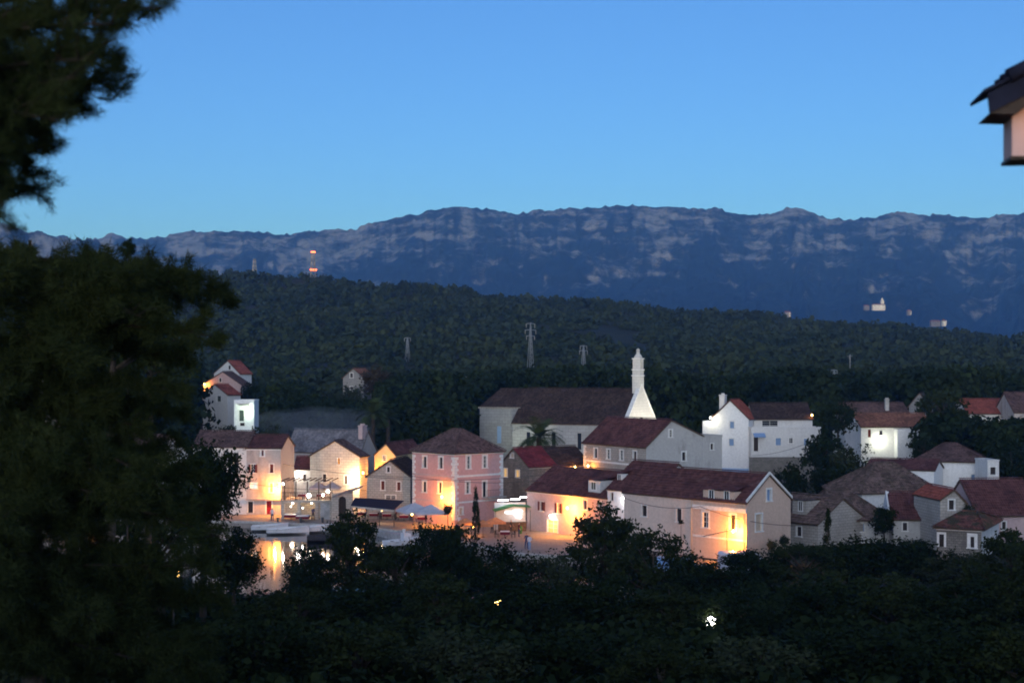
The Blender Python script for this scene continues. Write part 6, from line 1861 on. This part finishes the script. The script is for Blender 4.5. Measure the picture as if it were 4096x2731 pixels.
# --- trees standing in the town
for x, y, Y, w, key, nm, lab in (
    (475.9, 486.5, 164, 15, 'cypress', 'cypress_tree', 'slim cypress in front of the pink house balcony'),
    (447.8, 503.0, 172, 12, 'mid_olive', 'small_tree', 'small tree glowing under the pink house corner lamp'),
    (838, 398, 208, 40, 'mid_broad', 'leafy_tree', 'tall dark tree between the white terrace house and the porch lamp house'),
    (822, 430, 200, 46, 'mid_broad', 'leafy_tree', 'dark tree right of the terrace house wall'),
    (848, 444, 196, 44, 'mid_olive', 'leafy_tree', 'bushy tree left of the porch lamp'),
    (832, 462, 186, 54, 'mid_broad', 'leafy_tree', 'dark tree above the broad brown roof'),
    (790, 462, 190, 44, 'mid_broad', 'leafy_tree', 'dark bush behind the white gable of the peach house'),
    (924, 436, 198, 30, 'mid_broad', 'leafy_tree', 'dark flat tree right of the white front bay'),
    (908, 456, 190, 30, 'mid_broad', 'shrub', 'dark shrub left of the hipped white house'),
    (1004, 432, 196, 52, 'mid_broad', 'leafy_tree', 'dark tree behind the hipped white house, right side'),
    (970, 418, 222, 66, 'mid_olive', 'leafy_tree', 'greenish tree below the bright red roof'),
    (1012, 446, 188, 44, 'mid_broad', 'leafy_tree', 'dark tree at the right edge below the red roof'),
    (942, 388, 236, 48, 'mid_spread', 'leafy_tree', 'olive green tree hiding the blue grey gable house'),
    (772, 538, 142, 13, 'mid_olive', 'small_tree', 'small lamplit tree at the corner of the peach house, left one'),
    (784, 534, 143, 12, 'mid_broad', 'small_tree', 'small lamplit tree at the corner of the peach house, right one'),
    (828, 507, 140, 17, 'cypress', 'cypress_tree', 'dark cypress between the low stone house and the white house'),
    (681, 519, 146, 6, 'mid_broad', 'small_tree', 'thin potted tree before the cream row house'),
    (884, 505, 152, 30, 'mid_broad', 'shrub', 'dark shrub between old brown roof and maroon roof'),
    (968, 503, 146, 18, 'mid_olive', 'shrub', 'creeper like shrub at the right foot of the stone gable'),
    (214, 426, 240, 44, 'mid_broad', 'leafy_tree', 'dark tree left of the lit tower house'),
    (228, 424, 226, 24, 'mid_broad', 'shrub', 'round dark shrub at the foot of the lit tower house'),
    (268, 424, 232, 36, 'mid_olive', 'shrub', 'grey green bush right of the lit tower house'),
    (304, 420, 250, 66, 'mid_broad', 'leafy_tree', 'wide dark bush behind the grey roof'),
    (248, 383, 305, 26, 'mid_broad', 'leafy_tree', 'dark tree right of the left slope houses'),
    (352, 384, 318, 30, 'mid_olive', 'leafy_tree', 'green tree at the left foot of the lonely stone house'),
    (376, 366, 322, 34, 'mid_brown', 'leafy_tree', 'brownish tree right of the lonely stone house'),
    (346, 398, 300, 40, 'mid_broad', 'leafy_tree', 'dark tree below the lonely stone house'),
): tree(x, y, Y, w, key, nm, lab, group='trees among the houses')

# --- dark wood between town and hill: row upon row, reads as one mass
g = np.random.default_rng(21)
cs = []; rs = []
def wood(x0, x1, yt, Y0, Y1, n, w):
    for _ in range(n):
        Y = g.uniform(Y0, Y1); x = g.uniform(x0, x1); X = (x - 512) / FPX * Y
        yy = np.interp(x, [p[0] for p in yt], [p[1] for p in yt]) + g.uniform(-3, 9)
        z = EYE - (yy - HOR) / FPX * Y
        r = w * g.uniform(.7, 1.3); zb = gz(X, Y)
        z = max(z, zb + 2.0)
        k = max(1, int((z - zb) / (r * 1.1)))
        for i in range(k):
            cs.append((X + g.normal() * r * .25, Y + g.normal() * r * .25, z - r * .8 - i * r * 1.05)); rs.append(r * (1 + .10 * i))
wood(258, 475, [(250, 386), (300, 381), (332, 402), (372, 400), (386, 380), (430, 371), (475, 378)], 280, 345, 140, 2.8)
wood(384, 468, [(384, 404), (410, 392), (450, 402), (480, 402)], 240, 268, 64, 2.6)
wood(640, 720, [(640, 372), (680, 376), (720, 384)], 255, 320, 70, 3.0)
wood(690, 1040, [(690, 380), (750, 372), (800, 366), (850, 372), (920, 368), (980, 366), (1040, 372)], 275, 350, 170, 3.2)
wood(930, 1040, [(930, 410), (980, 420), (1040, 416)], 205, 235, 46, 2.6)
wood(470, 660, [(470, 372), (560, 366), (660, 366)], 300, 360, 90, 3.0)
wood(262, 372, [(255, 402), (300, 396), (335, 404), (372, 404)], 262, 300, 60, 2.4)
wood(-40, 190, [(-40, 350), (190, 352)], 260, 340, 90, 3.2)
V, F = leaf_cloud(np.array(cs), np.array(rs), 230, .13, 33, .85)
tag(link('dark_wood', np_mesh('dark_wood', V, F), M['leaf_dark']), kind='stuff')
print('wood', len(cs), len(F))

# --- palms
def palm(x, y, Y, R, label, nf=26, seed=1, lenk=1.0, base=None):
    p = at(x, y, Y); zb = gz(p.x, p.y) if base is None else base; h = max(1.5, p.z - zb)
    t = empty('palm_tree', (p.x, p.y, zb), 0, label, 'palm', 'palms among the houses')
    gg = random.Random(seed)
    tr = MB(); n = int(h / .35) + 1
    tr.tube([(0, 0, h * i / n) for i in range(n + 1)], [.30 + (.05 if i % 2 else 0) for i in range(n + 1)], 8); tr.build('trunk', M['bark'], t)
    for k in range(nf):
        a = 2 * math.pi * k / nf * 2.4 + gg.uniform(-.2, .2); el = gg.uniform(-.15, 1.25); L = R * gg.uniform(.85, 1.1)
        fr = MB(); pts = []; pos = Vector((0, 0, h)); d = Vector((math.cos(a) * math.cos(el), math.sin(a) * math.cos(el), math.sin(el)))
        for i in range(9):
            pts.append(pos.copy()); pos = pos + d * (L / 8); d = (d + Vector((0, 0, -.20))).normalized()
        fr.tube(pts, [.035 * (1 - i / 10) for i in range(9)], 3, False)
        for i in range(1, 9):
            for s_ in (0, .5):
                if i == 8 and s_: continue
                c = pts[i].lerp(pts[min(i + 1, 8)], s_); tng = (pts[i] - pts[i - 1]).normalized(); side = tng.cross(Vector((0, 0, 1))); side = side.normalized() if side.length > .01 else Vector((1, 0, 0))
                ll = R * .34 * math.sin(math.pi * min(1, (i + s_) / 8.6 * .85 + .12)) + .08
                for sg in (-1, 1):
                    tip = c + side * sg * ll * .8 + tng * ll * .6 + Vector((0, 0, -.12 * ll + .1 * gg.random()))
                    fr.poly([c - tng * .09, c + tng * .10, tip])
        fr.build('frond', M['leaf_palm'], t)
    return t
palm(539, 437, 208, 4.4, 'green palm standing before the pale church wall', 44, 3)
palm(373, 414, 226, 3.8, 'dim palm behind the chimney of the grey roofed house', 28, 5)
palm(388, 419, 232, 2.8, 'smaller dim palm right of the chimney palm', 20, 8)

# ------------------------------------------------------------------ big pine next to the viewer: boughs, twigs and needle tufts
def needle_bough(P0, P1, seed, droop=.5, twigs=16, nt=9, needle=.12, spread=1.0):
    """returns twig tubes (MB) and needle arrays for one bough from P0 to P1"""
    gg = np.random.default_rng(seed); mb = MB()
    P0 = np.array(P0, float); P1 = np.array(P1, float); L = np.linalg.norm(P1 - P0)
    def pos(f): return P0 + (P1 - P0) * f + np.array([0, 0, droop * 4 * f * (1 - f) * .5])
    mb.tube([pos(i / 6) for i in range(7)], [.05 * (1 - i / 7.5) * max(.5, L / 4) for i in range(7)], 6)
    cen = []; axes = []
    for i in range(twigs):
        f = .12 + .88 * (i + gg.random()) / twigs; b0 = pos(f); ax = (P1 - P0) / L
        d = ax * .55 + gg.normal(size=3) * np.array([.6, .6, .5]) * spread; d /= np.linalg.norm(d)
        tl = (0.35 + .55 * gg.random()) * spread * (1.15 - .55 * f)
        e = b0 + d * tl + np.array([0, 0, .06])
        mb.tube([b0, (b0 + e) / 2 + gg.normal(size=3) * .03, e], [.013, .010, .006], 4, False)
        for k in range(nt):
            q_ = .25 + .75 * (k + 1) / nt; cen.append(b0 + (e - b0) * q_ + gg.normal(size=3) * .045 * spread); axes.append(d + gg.normal(size=3) * .45)
    return mb, np.array(cen), np.array(axes)

def needles(cen, ax, seed, per=26, length=.12, width=.0042):
    gg = np.random.default_rng(seed); k = len(cen)
    ax = ax / np.linalg.norm(ax, axis=1, keepdims=True)
    d = ax[:, None, :] * .75 + gg.normal(size=(k, per, 3)) * .62; d /= np.linalg.norm(d, axis=2, keepdims=True)
    L = length * (.6 + .7 * gg.random((k, per, 1)))
    b0 = cen[:, None, :] + gg.normal(size=(k, per, 3)) * length * .22
    side = np.cross(d, gg.normal(size=d.shape)); side /= np.linalg.norm(side, axis=2, keepdims=True)
    V = np.stack([b0 - side * width, b0 + side * width, b0 + d * L], 2).reshape(-1, 3)
    return V, np.arange(len(V)).reshape(-1, 3)

def near_pine(name, label, base, height, boughs, seed, per=26, length=.12, width=.0042, r=.22, lean=(0, 0)):
    """boughs: list of (attach height, target point)"""
    t = empty(name, base, 0, label, 'tree', 'pines next to the viewer')
    base = Vector(base); tr = MB(); top = Vector((lean[0], lean[1], height))
    tr.tube([Vector((0, 0, -.3)), top * .35 + Vector((.08, 0, 0)), top * .7 + Vector((-.06, .04, 0)), top], [r * 1.25, r, r * .7, r * .12], 10); tr.build('trunk', M['bark'], t)
    wood_ = MB(); CV = []; CA = []
    for i, (ha, tp, kw) in enumerate(boughs):
        p0 = top * (ha / height); p1 = Vector(tp) - base
        mb, c, a = needle_bough(p0, p1, seed + i, **kw)
        n = len(wood_.v); wood_.v.extend(mb.v); wood_.f.extend([tuple(n + j for j in f) for f in mb.f]); wood_.s.extend(mb.s)
        CV.append(c); CA.append(a)
    wood_.build('boughs', M['bough'], t)['kind'] = 'stuff'
    V, F = needles(np.concatenate(CV), np.concatenate(CA), seed, per, length, width)
    link('crown', np_mesh('crown', V, F), M['leaf_pine'], t)
    print(name, len(F)); return t

# upper left pine: trunk just outside the frame, boughs reaching in
bs = []
gg = random.Random(4)
edge = [(168, -6), (160, 12), (146, 26), (128, 36), (122, 60), (126, 80), (126, 92), (108, 104), (92, 112), (76, 120), (58, 142), (50, 160), (42, 184), (38, 197), (16, 203), (4, 214)]
for i, (x, y) in enumerate(edge):
    Yp = 12.5 + gg.uniform(-1.3, 1.6); e = at(x - 8, y - 5, Yp)
    bs.append((e.z - at(0, 0, 12.5).z + 9.0 + gg.uniform(-.2, .5), e, dict(droop=gg.uniform(.1, .5), twigs=30, nt=8, spread=.55)))
for i in range(34):
    y = gg.uniform(-60, 185); xm = float(np.interp(y, [-60, 0, 40, 100, 150, 200], [170, 150, 112, 100, 42, 22])); x = gg.uniform(-60, xm - 14)
    Yp = 12.5 + gg.uniform(-1.8, 2.2); e = at(x, y, Yp)
    bs.append((e.z - at(0, 0, 12.5).z + 9.0 + gg.uniform(-.3, .6), e, dict(droop=gg.uniform(.1, .5), twigs=26, nt=8, spread=.62)))
bx = at(-150, 372, 13.2); zg = gz(bx.x, bx.y)
hb = at(0, 0, 12.5).z - 9.0 - zg
bs = [(min(10.6, max(3.5, ha + hb)), e, kw) for ha, e, kw in bs]
near_pine('pine_tree', 'near pine with drooping needle boughs filling the upper left corner', (bx.x, bx.y, zg), 11.2, bs, 100, per=24, length=.11, width=.0036, r=.2)

# lower left pine, a little farther, its crown filling the left side
bs = []; gg = random.Random(9)
out = [(10, 262), (34, 262), (60, 276), (100, 282), (150, 286), (196, 276), (236, 284), (244, 300), (226, 330), (200, 352), (192, 384), (196, 410), (186, 440), (206, 470), (226, 500), (232, 530), (222, 560), (236, 590)]
bx = at(30, 500, 27.0); zg = gz(bx.x, bx.y)
tipz = at(14, 240, 27.0).z - zg
for i, (x, y) in enumerate(out):
    Yp = 27 + gg.uniform(-2.5, 2.5); e = at(x - 14, y + 6, Yp); bs.append((min(tipz * .97, max(1.2, e.z - zg + gg.uniform(-.2, .9))), e, dict(droop=gg.uniform(.0, .5), twigs=30, nt=8, spread=.8)))
for i in range(90):
    y = 275 + 400 * gg.random(); xm = float(np.interp(y, [240, 262, 280, 300, 350, 400, 450, 500, 560, 680], [30, 60, 190, 230, 195, 185, 180, 215, 225, 250])); x = gg.uniform(-50, xm - 30)
    if 18 < x < 76 and 352 < y < 428 and gg.random() < .85: continue
    Yp = 27 + gg.uniform(-3, 3); e = at(x, y, Yp); bs.append((min(tipz * .97, max(1.0, e.z - zg + gg.uniform(-.2, .8))), e, dict(droop=gg.uniform(.0, .5), twigs=26, nt=8, spread=.9)))
near_pine('pine_tree', 'large near pine filling the left side below the upper pine', (bx.x, bx.y, zg), tipz, bs, 300, per=22, length=.20, width=.0085, r=.26)

# --- undergrowth on the slope below the viewer
g = np.random.default_rng(55); n = 2600
Yu = 34 + 80 * g.random(n); pu = -60 + 1150 * g.random(n); Xu = (pu - 512) / FPX * Yu
ok = ground_z(Xu, Yu) > 0.2; Xu, Yu = Xu[ok], Yu[ok]
Ru = .8 + 1.3 * g.random(len(Xu)); Zu = ground_z(Xu, Yu) + Ru * .35
V, F = leaf_cloud(np.stack([Xu, Yu, Zu], -1), Ru, 110, .11, 57, .8)
tag(link('undergrowth', np_mesh('undergrowth', V, F), M['leaf_dark']), kind='stuff')
# ------------------------------------------------------------------ the air: one even box of pale blue haze round everything
hz = MB(); hz.box(-4300, 4300, -120, 8200, -4.0, 790)
m = bpy.data.materials.new('evening_haze'); m.use_nodes = True
nt = m.node_tree; nt.nodes.remove(nt.nodes['Principled BSDF'])
pv = nt.nodes.new('ShaderNodeVolumePrincipled')
pv.inputs['Color'].default_value = (0.13, 0.37, 1.0, 1)
pv.inputs['Absorption Color'].default_value = (1, 1, 1, 1)
pv.inputs['Density'].default_value = 1.25e-4
pv.inputs['Anisotropy'].default_value = 0.0
nt.links.new(pv.outputs[0], nt.nodes['Material Output'].inputs['Volume'])
tag(hz.build('haze', m), kind='stuff')
